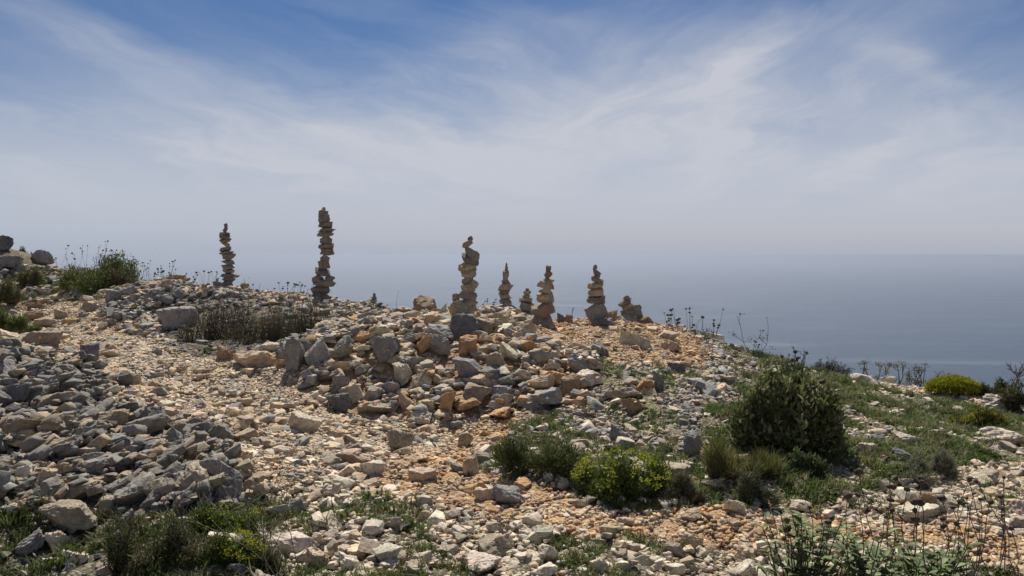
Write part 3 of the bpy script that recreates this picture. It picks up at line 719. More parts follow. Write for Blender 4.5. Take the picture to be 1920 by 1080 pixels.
# ------------------------------------------------------------------ plants
def nrm(a): return a / np.maximum(np.linalg.norm(a, axis=-1, keepdims=True), 1e-9)
def leaves(rng, P, D, ln, wd, cols, fold=.25, droop=0.0):
    """folded leaf blades from points P along directions D"""
    n = len(P); D = nrm(D); S_ = nrm(np.cross(D, rng.normal(size=(n, 3)))); Nn = np.cross(S_, D)
    ln = np.asarray(ln)[:, None] if np.ndim(ln) else np.full((n, 1), ln); wd = np.asarray(wd)[:, None] if np.ndim(wd) else np.full((n, 1), wd)
    mid = P + D * ln * .5; tip = P + D * ln + Nn * ln * -droop
    V = np.stack([P, mid + S_ * wd * .5 + Nn * wd * fold, tip, mid - S_ * wd * .5 + Nn * wd * fold], 1).reshape(-1, 3)
    i = np.arange(n)[:, None] * 4
    return V, np.concatenate([i + [0, 1, 2], i + [0, 2, 3]]), np.repeat(cols, 4, 0)
def tubes(paths, r0, r1, k=4):
    """tapered stems along lists of points"""
    Vs, Fs, n0 = [], [], 0
    for q, pts in enumerate(paths):
        pts = np.asarray(pts, float); m = len(pts); a0 = r0[q] if np.ndim(r0) else r0; a1 = r1[q] if np.ndim(r1) else r1
        d = nrm(np.gradient(pts, axis=0)); ref = np.array([.31, .95, .1]); s = nrm(np.cross(d, ref)); t = np.cross(d, s)
        rr = np.linspace(a0, a1, m)[:, None, None]; an = np.arange(k) * 2 * math.pi / k
        V = pts[:, None] + rr * (s[:, None] * np.cos(an)[None, :, None] + t[:, None] * np.sin(an)[None, :, None])
        I = n0 + np.arange(m * k).reshape(m, k); J = np.roll(I, -1, 1)
        Fs.append(np.stack([I[:-1], J[:-1], J[1:], I[1:]], -1).reshape(-1, 4)); Vs.append(V.reshape(-1, 3)); n0 += m * k
    return np.concatenate(Vs), np.concatenate(Fs)
def bend(rng, a, b, n=5, j=.06):
    a, b = np.asarray(a, float), np.asarray(b, float); t = np.linspace(0, 1, n)[:, None]; L_ = np.linalg.norm(b - a)
    o = rng.normal(size=3) * j * L_ * [1, 1, .3]
    return a + (b - a) * t + o * np.sin(t * math.pi) + rng.normal(size=(n, 3)) * j * .25 * L_ * np.sin(t * math.pi)
def lcol(rng, n, c, j=.25, alt=None, pa=.15):
    C = np.array(c)[None] * rng.uniform(1 - j, 1 + j, (n, 1)) * (1 + rng.normal(size=(n, 3)) * .06)
    if alt is not None:
        m = rng.random(n) < pa; C[m] = np.array(alt) * rng.uniform(.8, 1.2, (m.sum(), 1))
    return np.clip(C, 0, 1)
def head_mesh(rng, s=1.0):
    D, Fc = ICO[2]; r = 1 + .32 * np.sin(7 * D[:, 0] + 3) * np.sin(8 * D[:, 1]) + rng.normal(size=len(D)) * .17
    return mk('seed_head', D * r[:, None] * [1, 1, .78], Fc, M_HEAD)
hr = np.random.default_rng(31); HEADS = [head_mesh(hr) for _ in range(5)]
def add_stalk(root, rng, foot_, top, r=.0035, head=.022, whorl=.3):
    """a dry flower stalk with a round seed head"""
    path = bend(rng, foot_, top, 7, .1 if rng.random() < .3 else .05)
    V, Fc = tubes([path], r * .8, r * .5)
    st = obj('flower_stalk', mk('flower_stalk', V, Fc, M_STALK), root)
    hs = [(path[-1], head * rng.choice([.55, .8, 1, 1, 1.15]))]
    if rng.random() < whorl: hs.append((path[-2] * .6 + path[-1] * .4, head * .85))
    for p, s in hs:
        h = obj('seed_head', HEADS[rng.integers(5)], st, p); h.scale = (s * rng.uniform(.85, 1.2),) * 3; h.rotation_euler = (rng.normal() * .25, rng.normal() * .25, rng.uniform(0, 6.28))
def bush(name, px0, px1, pyt, pyb, label, cat, seed, n_tips=220, per=26, leaf=(.035, .014), col=(.07, .1, .035), alt=None, pa=.15, Yc=None, depth=.8, stalks=0, stalk_h=(.15, .35),
         spread=.5, up=.35, low=-.15, group=None, woody=None, head=.022, stalk_xr=(-.9, .9), stalk_r=.0035, inner=.45, dense_r=(.62, 1.02), lump=.16, droop=.0, stem_n=70, lobes=4, lhr=(.5, .95), lrr=(.36, .58)):
    rng = np.random.default_rng(seed); cxp = (px0 + px1) / 2
    g = hit(cxp, pyb - 2) if Yc is None else None
    d = g[1] if Yc is None else Yc
    s = d / F / cp; b = at(cxp, pyb, d); b[2] = min(b[2], H(b[0], b[1]) + .02) if Yc is None else b[2]
    w, h = (px1 - px0) * s / 2, (pyb - pyt) * s; dp = w * depth
    b = b + np.array([0, dp * .6, 0]); hb = h
    root = thing(name, b, label, cat, group)
    D = rng.normal(size=(n_tips * 3, 3)); D = nrm(D); D = D[D[:, 2] > low][:n_tips]
    lumpv = sum(np.sin(D @ (rng.normal(size=3) * 3.2) + rng.uniform(0, 6.28)) for _ in range(5)) / 2.2
    rr = rng.uniform(*dense_r, len(D)) * (1 + lump * lumpv)
    if lobes > 1:
        m_ = rng.random(len(D)) < .1; rr[m_] *= rng.uniform(1.1, 1.4, m_.sum())
        lx = np.linspace(-1, 1, lobes) * .62 + rng.normal(size=lobes) * .1; ly = rng.uniform(-.45, .45, lobes); lr = rng.uniform(*lrr, lobes); lh = rng.uniform(*lhr, lobes) * (1 - .25 * np.abs(lx)); lh[rng.integers(lobes)] = 1
        lx[0] = lr[0] - 1; lx[-1] = 1 - lr[-1]
    else: lx, ly, lr, lh = np.zeros(1), np.zeros(1), np.ones(1), np.ones(1)
    q_ = rng.choice(lobes, len(D), p=lr * lh / (lr * lh).sum())
    C0 = np.stack([lx[q_] * w, ly[q_] * dp, 0 * lx[q_]], -1)
    T = C0 + D * rr[:, None] * np.stack([lr[q_] * w, np.maximum(lr[q_], .5) * dp, lh[q_] * hb * .62], -1) + [0, 0, 1] * (lh[q_] * hb * .4)[:, None]
    gz = H(b[0] + T[:, 0], b[1] + T[:, 1]) - b[2] if Yc is None else np.full(len(T), -.02)
    T[:, 2] = np.maximum(T[:, 2], gz + .03)
    org = C0 + np.stack([(T - C0)[:, 0] * .25, (T - C0)[:, 1] * .25, np.minimum(T[:, 2] * .1, .05)], -1)
    paths = [bend(rng, org[i], T[i], 5, .1) for i in range(min(len(T), stem_n))]
    V, Fc = tubes(paths, .005, .0022, 3); obj('stem', mk('stem', V, Fc, woody or M_BARK), root)
    if per:
        n = len(T) * per; ti = np.repeat(np.arange(len(T)), per)
        t = rng.random(n) ** 1.4 * inner
        ax_ = nrm(T - org)
        Pn = T[ti] - (T - org)[ti] * t[:, None] + rng.normal(size=(n, 3)) * np.array([w, dp, hb * .6]) * .055
        dirs = ax_[ti] * spread + rng.normal(size=(n, 3)) * .55 + [0, 0, up]
        cl_ = (lcol(rng, len(T), col, .22, alt, pa) * LF)[ti] * rng.uniform(.75, 1.25, (n, 1))
        V, Fc, C = leaves(rng, Pn, dirs, leaf[0] * rng.uniform(.6, 1.25, n), leaf[1] * rng.uniform(.7, 1.2, n), cl_, .2, droop)
        obj('foliage', mk('foliage', V, Fc, M_LEAF, C), root)
    for i in range(stalks):
        x = rng.uniform(*stalk_xr) * w; y = rng.uniform(-.5, .6) * dp; z0 = hb * .55 * max(.1, 1 - (x / w) ** 2)
        top = np.array([x * 1.05 + rng.normal() * .03, y, z0 * 1.2 + hb * .25 + rng.uniform(*stalk_h)])
        add_stalk(root, rng, [x * .6, y * .6, 0], top, stalk_r, head)
    return root, b, w, h, dp, rng

# bushes with round seed heads
bush('bushy_shrub', 76, 238, 470, 568, 'bushy green shrub with dark round seed heads above it, beside the far rock heap', 'shrub', 101, 380, 34, (.06, .022), (.085, .115, .04), (.13, .15, .05), .2, Yc=15.4, stalks=26, stalk_h=(.1, .34), head=.017, stalk_r=.004)
bush('bushy_shrub', 195, 262, 500, 552, 'small brownish shrub growing against the green bushy one', 'shrub', 102, 130, 24, (.045, .014), (.085, .075, .045), Yc=15.2, stalks=4, stalk_h=(.0, .12), head=.02)
def stalk_plant(px0, px1, pyt, pyb, Yc, n, label, seed, leafy=True, head=.017, lean=.05, hmin=.45, r=.004, leaf=(.06, .018), col=(.07, .1, .035)):
    rng = np.random.default_rng(seed); s = Yc / F / cp; b = at((px0 + px1) / 2, pyb, Yc); w = (px1 - px0) * s / 2; h = (pyb - pyt) * s
    root = thing('seed_head_plant', b, label, 'dry plant', 'dry plants with round seed heads')
    for i in range(n):
        x = rng.uniform(-1, 1) * w; y = rng.normal() * .12
        top = [x + rng.normal() * lean, y + rng.normal() * lean, h * rng.uniform(hmin, 1)]
        add_stalk(root, rng, [x * .75, y, -.15], top, r, head * rng.uniform(.8, 1.15), .3)
    if leafy:
        m = 420; P0 = np.stack([rng.uniform(-1, 1, m) * w * .9, rng.normal(size=m) * .12, rng.uniform(-.1, .25, m) * h], -1)
        V, Fc, C = leaves(rng, P0, rng.normal(size=(m, 3)) * .5 + [0, 0, .7], leaf[0] * rng.uniform(.6, 1.3, m), leaf[1], lcol(rng, m, col), .2)
        obj('foliage', mk('foliage', V, Fc, M_LEAF, C), root)
stalk_plant(238, 332, 488, 542, 15.2, 30, 'tall thicket of seed head stalks behind the far rock heap, right of the bushy shrub', 111)
stalk_plant(332, 412, 508, 540, 14.8, 18, 'short row of seed head stalks between the far heap and the left tall cairn', 112, False)
stalk_plant(446, 482, 530, 556, 14.4, 7, 'few seed head stalks at the right foot of the left tall cairn', 113, False)
stalk_plant(512, 572, 528, 566, 14.2, 17, 'seed head stalks on the crest just left of the tallest cairn', 114, False, hmin=.35)
stalk_plant(893, 936, 556, 592, 12.7, 18, 'low seed head stalks between the front cairn and the thin pointed cairn', 115, False, head=.015)
stalk_plant(742, 750, 545, 580, 13.7, 1, 'single thin stalk with a bud on the crest right of the tiny cairn', 116, False, head=.012, hmin=.98)
stalk_plant(1246, 1342, 578, 636, 11.9, 26, 'green tuft with many seed head stalks on the right shoulder of the crest', 117, True, head=.019, leaf=(.07, .014), hmin=.4)
stalk_plant(1462, 1512, 646, 700, 10.2, 6, 'dark twiggy stalks with big seed heads standing behind the tall bush', 118, True, head=.026, r=.006)
stalk_plant(1408, 1432, 640, 672, 11.2, 3, 'short seed head stalks at the foot of the thin branching skeleton', 119, True, head=.018)
# dry shrub in the hollow
M_DRY = plain('dry_brown_twig', (.10, .07, .047)); DRY = (.062, .045, .028)
bush('dry_shrub', 312, 470, 536, 684, 'brown twiggy dry shrub covering the smooth boulder', 'shrub', 121, 420, 14, (.03, .008), DRY, (.07, .09, .035), .25, Yc=10.3, woody=M_DRY, depth=.7, stem_n=420, inner=.9, up=.1, spread=.3, lump=.35, lobes=6, lhr=(.65,1), lrr=(.38,.55))
bush('dry_shrub', 400, 565, 544, 688, 'darkest dry shrub in the middle of the hollow, green shoots at its foot', 'shrub', 122, 420, 18, (.03, .009), (.055, .055, .03), (.075, .1, .035), .25, Yc=10.1, depth=.7, stem_n=420, inner=.9, up=.1, spread=.3, lump=.35, woody=M_DRY, lobes=6, lhr=(.65,1), lrr=(.38,.55))
bush('dry_shrub', 500, 640, 564, 674, 'greener dry shrub at the right end of the hollow', 'shrub', 123, 360, 18, (.03, .009), (.065, .07, .035), (.1, .12, .05), .2, Yc=10.3, depth=.7, stem_n=360, inner=.9, up=.1, spread=.3, lump=.35, woody=M_DRY, lobes=6, lhr=(.65,1), lrr=(.38,.55))
# tall green bush
bush('tall_bush', 1392, 1602, 694, 868, 'tall dense dark green bush with greyish leaves standing in the meadow', 'bush', 131, 560, 24, (.066, .028), (.1, .125, .052), (.22, .24, .14), .25, depth=.75, stalks=6, stalk_h=(.02, .12), head=.02, lump=.14, low=-.45, droop=.15, lobes=5, lhr=(.75, 1), lrr=(.44, .58), stem_n=140)
# spurge and herbs
def flowers(res, n, rad_, col, rng_top=.5):
    root, b, w, h, dp, rng = res
    D = nrm(np.abs(rng.normal(size=(n, 3))) * np.where(rng.random((n, 3)) < .5, -1, 1)); D[:, 2] = np.abs(D[:, 2]); D = D[D[:, 2] > .12]
    T = D * [w * .98, dp * .98, h * .62] + [0, 0, h * .4]; k = 9; n = len(T) * k
    P0 = np.repeat(T, k, 0) + rng.normal(size=(n, 3)) * rad_ * .6
    V, Fc, C = leaves(rng, P0, rng.normal(size=(n, 3)) + [0, 0, .6], rad_ * rng.uniform(.6, 1.1, n), rad_ * .7, lcol(rng, n, col, .25), .2)
    obj('blossom', mk('blossom', V, Fc, M_LEAF, C), root)
SP = (.075, .11, .024)
flowers(bush('spurge', 1072, 1268, 858, 954, 'long clump of flowering yellow green spurge overhanging the lower track', 'spurge', 141, 340, 34, (.035, .008), SP, (.05, .07, .025), .4, depth=.8, low=-.35, lobes=7, lhr=(.5, 1), lrr=(.24, .38)), 190, .017, (.3, .33, .025))
flowers(bush('spurge', 388, 492, 1008, 1076, 'bright yellow flowering spurge nearest the bottom edge', 'spurge', 142, 180, 28, (.03, .007), SP, depth=.8), 75, .013, (.38, .38, .02))
flowers(bush('spurge', 345, 482, 958, 1012, 'dull yellow green spurge behind the brightest flowering one', 'spurge', 143, 220, 28, (.03, .007), SP, depth=.8), 45, .013, (.28, .3, .03))
bush('herb_clump', 920, 1112, 822, 902, 'dark green herb clump among stones at the left end of the spurge', 'herb', 144, 240, 24, (.04, .007), (.055, .075, .025), (.10, .11, .04), .3, depth=.5, low=-.1)
bush('grey_herb', 1246, 1325, 888, 948, 'grey green feathery herb at the right end of the spurge', 'herb', 145, 140, 28, (.03, .005), (.12, .125, .08), depth=.6)
bush('grey_herb', 1385, 1462, 888, 958, 'grey green herb under the tall bush, above the pale block', 'herb', 146, 140, 28, (.03, .006), (.10, .115, .075), depth=.7)
bush('grey_herb', 1706, 1802, 846, 902, 'silvery feathery herb in the meadow, casting a dark shade', 'herb', 147, 200, 34, (.032, .005), (.17, .18, .135), depth=.7)
bush('grey_herb', 1690, 1765, 890, 925, 'lower silvery herb just in front of the feathery one', 'herb', 148, 110, 26, (.03, .005), (.13, .14, .10), depth=.7)
bush('grass_clump', 1330, 1480, 826, 910, 'long olive grass clump leaning out left of the tall bush', 'grass clump', 149, 170, 22, (.12, .005), (.11, .125, .045), (.22, .19, .09), .2, depth=.8, up=.7, spread=.5, inner=.95, lobes=7, lhr=(.3, .7), lrr=(.2, .3))
bush('green_weed', 1470, 1560, 850, 905, 'low leafy weed in front of the foot of the tall bush', 'weed', 150, 110, 24, (.04, .016), (.07, .10, .045), depth=.6)
bush('low_shrub', 1790, 1905, 764, 812, 'low olive and yellow shrub between the two pale outcrops', 'shrub', 151, 200, 26, (.03, .009), (.09, .10, .03), (.24, .24, .03), .35, depth=.6)
bush('cushion_bush', 1746, 1846, 709, 750, 'bright yellow green cushion-shaped bush on the edge above the sea', 'cushion bush', 152, 700, 26, (.03, .010), (.25, .26, .018), (.17, .2, .02), .3, depth=.6, lump=.03, dense_r=(.9, 1.0), inner=.22, low=.0, stem_n=40, lobes=1)
bush('edge_shrub', 1838, 1915, 712, 756, 'dark green shrub right beside the bright cushion bush', 'shrub', 153, 150, 24, (.035, .012), (.06, .075, .03))
bush('edge_shrub', 1890, 1990, 722, 778, 'dark olive shrub at the right edge under bare twigs', 'shrub', 154, 120, 24, (.035, .012), (.075, .08, .035))
bush('edge_shrub', 1520, 1600, 672, 712, 'dark sparse shrub on the edge right behind the tall bush', 'shrub', 155, 120, 16, (.04, .008), (.06, .065, .035), Yc=11.3)
bush('low_weed', -30, 42, 566, 632, 'green weed clump at the left edge beside the orange slab', 'weed', 156, 150, 26, (.05, .014), (.075, .11, .03), Yc=11.5)
bush('low_weed', 30, 70, 600, 628, 'small bright green weed at the edge of the upper path', 'weed', 157, 60, 22, (.035, .01), (.09, .13, .03))
bush('low_weed', 20, 75, 500, 545, 'olive weeds on the slope under the skyline boulders', 'weed', 158, 120, 24, (.06, .018), (.10, .11, .05), Yc=16.5)
bush('low_weed', -20, 35, 520, 575, 'grey olive weeds at the left edge of the rise', 'weed', 159, 120, 24, (.06, .018), (.10, .105, .055), Yc=15.5)
bush('low_weed', 22, 58, 466, 490, 'tuft of weeds between the two skyline boulders', 'weed', 160, 70, 20, (.06, .016), (.09, .1, .04), Yc=18.2)
bush('dark_low_shrub', 180, 400, 985, 1092, 'dark low shrub with dry twigs in front of the rubble slope', 'shrub', 161, 380, 24, (.026, .006), (.06, .075, .03), (.13, .12, .075), .3, depth=.7, stem_n=260, lobes=8, lhr=(.35, 1), lrr=(.2, .32))
bush('dark_low_shrub', 470, 520, 1030, 1085, 'small dark shrub right of the brightest spurge', 'shrub', 162, 70, 22, (.026, .006), (.05, .065, .025))
# bare twigs, skeletons
def twigs(name, px0, px1, pyt, pyb, Yc, label, cat, seed, main=3, sub=4, r=.007, m=M_TWIG, tuft=None, lean=0.0, buds=False, group=None):
    rng = np.random.default_rng(seed); s = Yc / F / cp; b = at((px0 + px1) / 2, pyb, Yc); w = (px1 - px0) * s / 2; h = (pyb - pyt) * s
    root = thing(name, b, label, cat, group); paths, r0, r1, tips = [], [], [], []
    for i in range(main):
        top = np.array([rng.uniform(-1, 1) * w * .8 + lean * w, rng.normal() * .1, h * rng.uniform(.7, 1)])
        p = bend(rng, [rng.normal() * .04 * w, rng.normal() * .02, -.2], top, 7, .08); paths.append(p); r0.append(r); r1.append(r * .5); tips.append(top)
        for q in range(sub):
            k = rng.integers(2, 6); d = rng.normal(size=3) * [1, .5, .4] + [0, 0, .9]; t2 = p[k] + nrm(d) * h * rng.uniform(.2, .42)
            t2[0] = np.clip(t2[0], -w, w)
            pp = bend(rng, p[k], t2, 5, .1); paths.append(pp); r0.append(r * .55); r1.append(r * .35); tips.append(t2)
            for z in range(2):
                d = rng.normal(size=3) * [1, .5, .4] + [0, 0, .6]; t3 = pp[3] + nrm(d) * h * rng.uniform(.06, .16); paths.append(bend(rng, pp[3], t3, 3, .05)); r0.append(r * .35); r1.append(r * .22); tips.append(t3)
    V, Fc = tubes(paths, r0, r1, 4); obj('branch', mk('branch', V, Fc, m), root)
    tips = np.array(tips)
    if buds:
        B, BF = ICO[1]; Vs = np.concatenate([B * rng.uniform(.5, 1) * .012 + t for t in tips]); Fs = np.concatenate([BF + i * len(B) for i in range(len(tips))])
        obj('seed_pod', mk('seed_pod', Vs, Fs, M_HEAD), root)
    if tuft is not None:
        n = len(tips) * 14; P0 = np.repeat(tips, 14, 0) + rng.normal(size=(n, 3)) * .018
        V, Fc, C = leaves(rng, P0, rng.normal(size=(n, 3)) + [0, 0, .8], .035 * rng.uniform(.6, 1.2, n), .009, lcol(rng, n, tuft), .2); obj('foliage', mk('foliage', V, Fc, M_LEAF, C), root)
twigs('dead_stalk', 1366, 1452, 582, 662, 11.2, 'thin branching dry skeleton of a plant standing out against the sea', 'dry plant', 171, 2, 5, .0042, M_STALK, buds=True)
EG = 'nearly bare shrubs along the edge above the sea'
twigs('bare_shrub', 1604, 1658, 672, 720, 11.2, 'leftmost nearly bare shrub on the edge, with olive leaf tufts low down', 'bare shrub', 172, 3, 3, .009, tuft=(.12, .12, .04), group=EG)
twigs('bare_shrub', 1652, 1694, 676, 728, 11.2, 'forked bare shrub with yellowish tufts behind the ridge stone', 'bare shrub', 173, 3, 3, .010, tuft=(.14, .13, .05), group=EG)
twigs('bare_shrub', 1696, 1746, 682, 736, 11.3, 'dense bare shrub with many upright twigs left of the cushion bush', 'bare shrub', 174, 5, 4, .009, tuft=(.10, .09, .05), group=EG)
twigs('bare_shrub', 1742, 1776, 690, 740, 11.4, 'small bare shrub touching the left end of the cushion bush', 'bare shrub', 175, 4, 3, .008, group=EG)
twigs('bare_shrub', 1890, 1926, 684, 770, 10.8, 'tallest bare twigs, at the right edge above the olive shrub', 'bare shrub', 176, 4, 4, .011, group=EG)
twigs('bare_shrub', 1490, 1512, 652, 694, 10.6, 'little bare twigs beside the stalks behind the tall bush', 'bare shrub', 177, 3, 3, .007, group=EG)
twigs('bare_shrub', 1066, 1078, 574, 596, 11.7, 'tiny bare twig on the crest right of the red-topped cairn', 'bare shrub', 178, 2, 2, .006, group=EG)
def deadstems(px0, px1, pyt, pyb, n, label, seed, m=M_STRAW, r=.0028, lean=.25):
    rng = np.random.default_rng(seed); g = hit((px0 + px1) / 2, pyb); s = g[1] / F; w = (px1 - px0) * s / 2; h = (pyb - pyt) * s
    root = thing('dead_stems', g, label, 'dry stems', None); root.name = 'dead_stem_plant'
    for i in range(n):
        x = rng.uniform(-1, 1) * w; y = rng.normal() * .12
        p = bend(rng, [x * .7, y, 0], [x + rng.normal() * lean * h, y + rng.normal() * .1, h * rng.uniform(.4, 1)], 6, .07)
        ps = [p]
        for q in range(2):
            k = rng.integers(2, 5); ps.append(bend(rng, p[k], p[k] + [rng.normal() * .1 * h, rng.normal() * .05, h * .18], 3, .05))
        V, Fc = tubes(ps, r, r * .5, 3); obj('stem', mk('stem', V, Fc, m), root)
deadstems(470, 600, 845, 1085, 9, 'tall dark dry stems rising from the grass at the foot of the rubble', 181, M_STALK, .003, .3)
deadstems(300, 440, 860, 985, 16, 'tangle of dead stalks in front of the knobbly rock', 182, M_TWIG, .0022, .4)
deadstems(150, 215, 878, 950, 5, 'few straw-coloured blades leaning right under the crescent slab', 183, M_STRAW, .0032, .5)
deadstems(470, 520, 980, 1085, 4, 'pale broken straw stems at the bottom beside the spurge', 184, M_STRAW, .004, .1)
def grassclump(px, pyb, w, h, n, label, seed, col=(.12, .15, .05)):
    rng = np.random.default_rng(seed); g = hit(px, pyb); s = g[1] / F; W_, H_ = w * s / 2, h * s; Vs, Fs, n0 = [], [], 0
    root = thing('grass_tuft', g, label, 'grass tuft')
    a = rng.uniform(0, 6.28, n); out = np.stack([np.cos(a), np.sin(a), np.zeros(n)], -1); t = np.linspace(0, 1, 6)
    P_ = out[:, None] * (W_ * .15 + W_ * rng.uniform(.4, 1, n)[:, None, None] * (t ** 1.8)[None, :, None]) + np.array([0, 0, 1]) * (H_ * rng.uniform(.6, 1.1, n)[:, None, None] * (t - .35 * t ** 3)[None, :, None])
    sd_ = np.cross(out, [0, 0, 1])[:, None] * (.0045 * (1 - t * .9))[None, :, None]
    V = np.stack([P_ - sd_, P_ + sd_], 2).reshape(-1, 3); i = np.arange(n)[:, None] * 12
    Fq = np.concatenate([i + [2 * k, 2 * k + 1, 2 * k + 3, 2 * k + 2] for k in range(5)])
    obj('blade', mk('blade', V, Fq, M_LEAF, np.repeat(lcol(rng, n, col), 12, 0)), root)
grassclump(82, 955, 110, 62, 26, 'long curving green grass tuft beside the largest rounded boulder', 191)
grassclump(15, 985, 110, 50, 24, 'long grass at the left edge below the pale block', 192)
# broad-leaved plants close to the bottom
def broad(pxs, px0, px1, pyt, pyb, nst, label, seed, stalks, st_top, Y0=4.0):
    rng = np.random.default_rng(seed); b = at(pxs, 1100, Y0); b[2] = H(b[0], b[1]); s = Y0 / F
    root = thing('broad_leaved_plant', b, label, 'plant', 'broad-leaved plants with tall seed heads')
    P_, D_, paths = [], [], []
    for i in range(nst):
        top = at(rng.uniform(px0, px1), rng.uniform(pyt, pyb), Y0 + rng.normal() * .16) - b
        p = bend(rng, [top[0] * .35, top[1] * .3, 0], top, 6, .06); paths.append(p)
        for k in (2, 3, 4, 5):
            a = rng.uniform(0, 3.14)
            for q in (0, 1):
                o_ = np.array([math.cos(a + q * 3.14), math.sin(a + q * 3.14), rng.uniform(.25, .9)])
                P_.append(p[k]); D_.append(o_)
    V, Fc = tubes(paths, .004, .0025, 4); obj('stem', mk('stem', V, Fc, M_STALK), root)
    n = len(P_); P_, D_ = np.array(P_), nrm(np.array(D_)); ln = rng.uniform(.04, .085, n); wd = ln * rng.uniform(.38, .52, n)
    S_ = nrm(np.cross(D_, [0, 0, 1.])); Nn = np.cross(S_, D_); t = np.array([0, .2, .5, .8, 1.]); pw = np.array([.12, .8, 1, .6, .03])
    mid = P_[:, None] + D_[:, None] * (ln[:, None] * t)[..., None] - Nn[:, None] * (ln[:, None] * .28 * t ** 2)[..., None]
    e_ = S_[:, None] * (wd[:, None] * .5 * pw)[..., None]; up_ = Nn[:, None] * (wd[:, None] * .18 * pw)[..., None]
    V = np.stack([mid - e_ + up_, mid, mid + e_ + up_], 2).reshape(-1, 3); i = np.arange(n)[:, None] * 15
    Fq = np.concatenate([np.concatenate([i + [3*k, 3*k+1, 3*k+4, 3*k+3], i + [3*k+1, 3*k+2, 3*k+5, 3*k+4]]) for k in range(4)])
    C = np.repeat(lcol(rng, n, (.105, .145, .045), .4, (.24, .28, .12), .15), 15, 0)
    obj('foliage', mk('foliage', V, Fq, M_LEAF, C, True), root)
    for i in range(stalks):
        top = at(rng.uniform(*st_top[:2]), rng.uniform(*st_top[2:]), Y0 + rng.normal() * .14) - b
        add_stalk(root, rng, [top[0] * .8, top[1] * .7, 0], top, .0034, rng.uniform(.012, .019), .25)
broad(1490, 1425, 1585, 965, 1090, 38, 'broad-leaved green plant with the palest upright leaves, left of the bottom group', 201, 9, (1440, 1600, 905, 1010))
broad(1640, 1560, 1700, 985, 1090, 38, 'broad-leaved plant with the tallest seed heads, middle of the bottom group', 202, 13, (1570, 1740, 885, 1000), 4.1)
broad(1760, 1690, 1825, 1020, 1095, 34, 'broad-leaved plant with low bright leaves, right of the bottom group', 203, 10, (1700, 1850, 890, 1010), 4.05)
stalk_plant(1800, 1930, 895, 1100, 4.15, 11, 'bare seed head stalks without leaves in the lower right corner', 204, False, head=.016, hmin=.5)
# small flowers
def flower(px, py, label, m, cat='flower'):
    g = hit(px, py + 6); rng = np.random.default_rng(int(px)); root = thing('small_flower', g, label, cat)
    V, Fc = tubes([bend(rng, [0, 0, 0], [0, 0, .06], 4)], .002, .0015, 4); obj('stem', mk('stem', V, Fc, M_STALK), root)
    a = np.arange(9) * .7; D_ = np.stack([np.cos(a), np.sin(a), .5 + 0 * a], -1); V, Fc, C = leaves(rng, np.tile([0, 0, .06], (9, 1)), D_, .022, .014, np.ones((9, 3)), .1)
    obj('petal', mk('petal', V, Fc, m), root)
flower(1656, 866, 'pink flower in the meadow near the dark wedge', M_PETAL); flower(1617, 901, 'pink flower in the meadow above the rough grey rock', M_PETAL)
flower(1802, 795, 'pink flower beside the low olive and yellow shrub', M_PETAL); flower(409, 989, 'pink flower between the two bottom spurges', M_PETAL); flower(950, 984, 'single yellow flower on the stones beside the track', M_YPETAL)
# grass
TUFT = []
tr = np.random.default_rng(77)
for i in range(9):
    n = 26; a = tr.uniform(0, 6.28, n); out = np.stack([np.cos(a), np.sin(a), np.zeros(n)], -1); r0 = .035 * np.sqrt(tr.random(n)); hh = tr.uniform(.5, 1.1, n) * .06; wd = tr.uniform(.0016, .0032, n)
    if i >= 6: hh *= .5; wd *= 3.2
    b = np.stack([np.cos(a * 3.3) * r0, np.sin(a * 3.3) * r0, -.005 + 0 * a], -1); sd_ = np.cross(out, [0, 0, 1]) * wd[:, None]
    md_ = b + out * (hh * .25)[:, None] + [0, 0, 1] * (hh * .6)[:, None]; tp = b + out * (hh * tr.uniform(.4, 1, n))[:, None] + [0, 0, 1] * (hh * tr.uniform(.75, 1, n))[:, None]
    V = np.stack([b - sd_, b + sd_, md_ + sd_ * .9, md_ - sd_ * .9, tp], 1).reshape(-1, 3); q = np.arange(n)[:, None] * 5
    Fc = np.concatenate([q + [0, 1, 2], q + [0, 2, 3], q + [3, 2, 4]])
    TUFT.append(mk('grass', V, Fc, M_GRASS, np.repeat(lcol(tr, n, (1, 1, 1), .25, (1.7, 1.35, .9), .12), 5, 0)))
GD = {'W': 330, 'T': 0, 'I': 420, 'G': 360, 'U': 300, 'F': 200, 'M': 240, 'L': 260, 'S': 40, 'K': 40, 'A': 2, 'C': 2, 'D': 3, 'H': 2, 'E': 8, 'J': 10, 'B': 0}
n = int(AREA * 420); x, y = region(n, tr); zn = zone(x, y); dens = np.array([GD[q] for q in zn]) / 420
patch = wob(x, y, 4.5, 41); thr = {'G': .0, 'F': .2, 'I': -.4, 'U': -.9, 'W': -.7, 'M': -.6, 'L': -.3}
k = (tr.random(n) < dens) & (patch > np.array([thr.get(q, 0) for q in zn])) & (topat(x, y) - H(x, y) < .06)
k &= tr.random(n) < np.where(y > 9, .75, 1)
x, y, zn = x[k], y[k], zn[k]; v = visible(np.stack([x, y, H(x, y)], -1)); x, y, zn = x[v], y[v], zn[v]
gr = []
for xi, yi, q in zip(x, y, zn):
    s = tr.uniform(.55, 1.3) * (1.3 if q in 'ULI' else 1.1)
    c_ = np.array((.105, .145, .035)) if tr.random() < .6 else np.array((.17, .165, .06)) if tr.random() < .75 else np.array((.27, .23, .12))
    gr.append(((xi, yi, float(H(xi, yi)) * .4 + .6 * float(topat(xi, yi))), (tr.normal() * .12, tr.normal() * .12, tr.uniform(0, 6.28)), (s, s, s * tr.uniform(.7, 1.2)), tuple(c_ * tr.uniform(.75, 1.3) * (.72 if q == 'U' else 1)), int(tr.integers(9))))
scatter('grass', TUFT, gr, 'short green grass and herbs growing between the stones')
print('grass', len(gr))


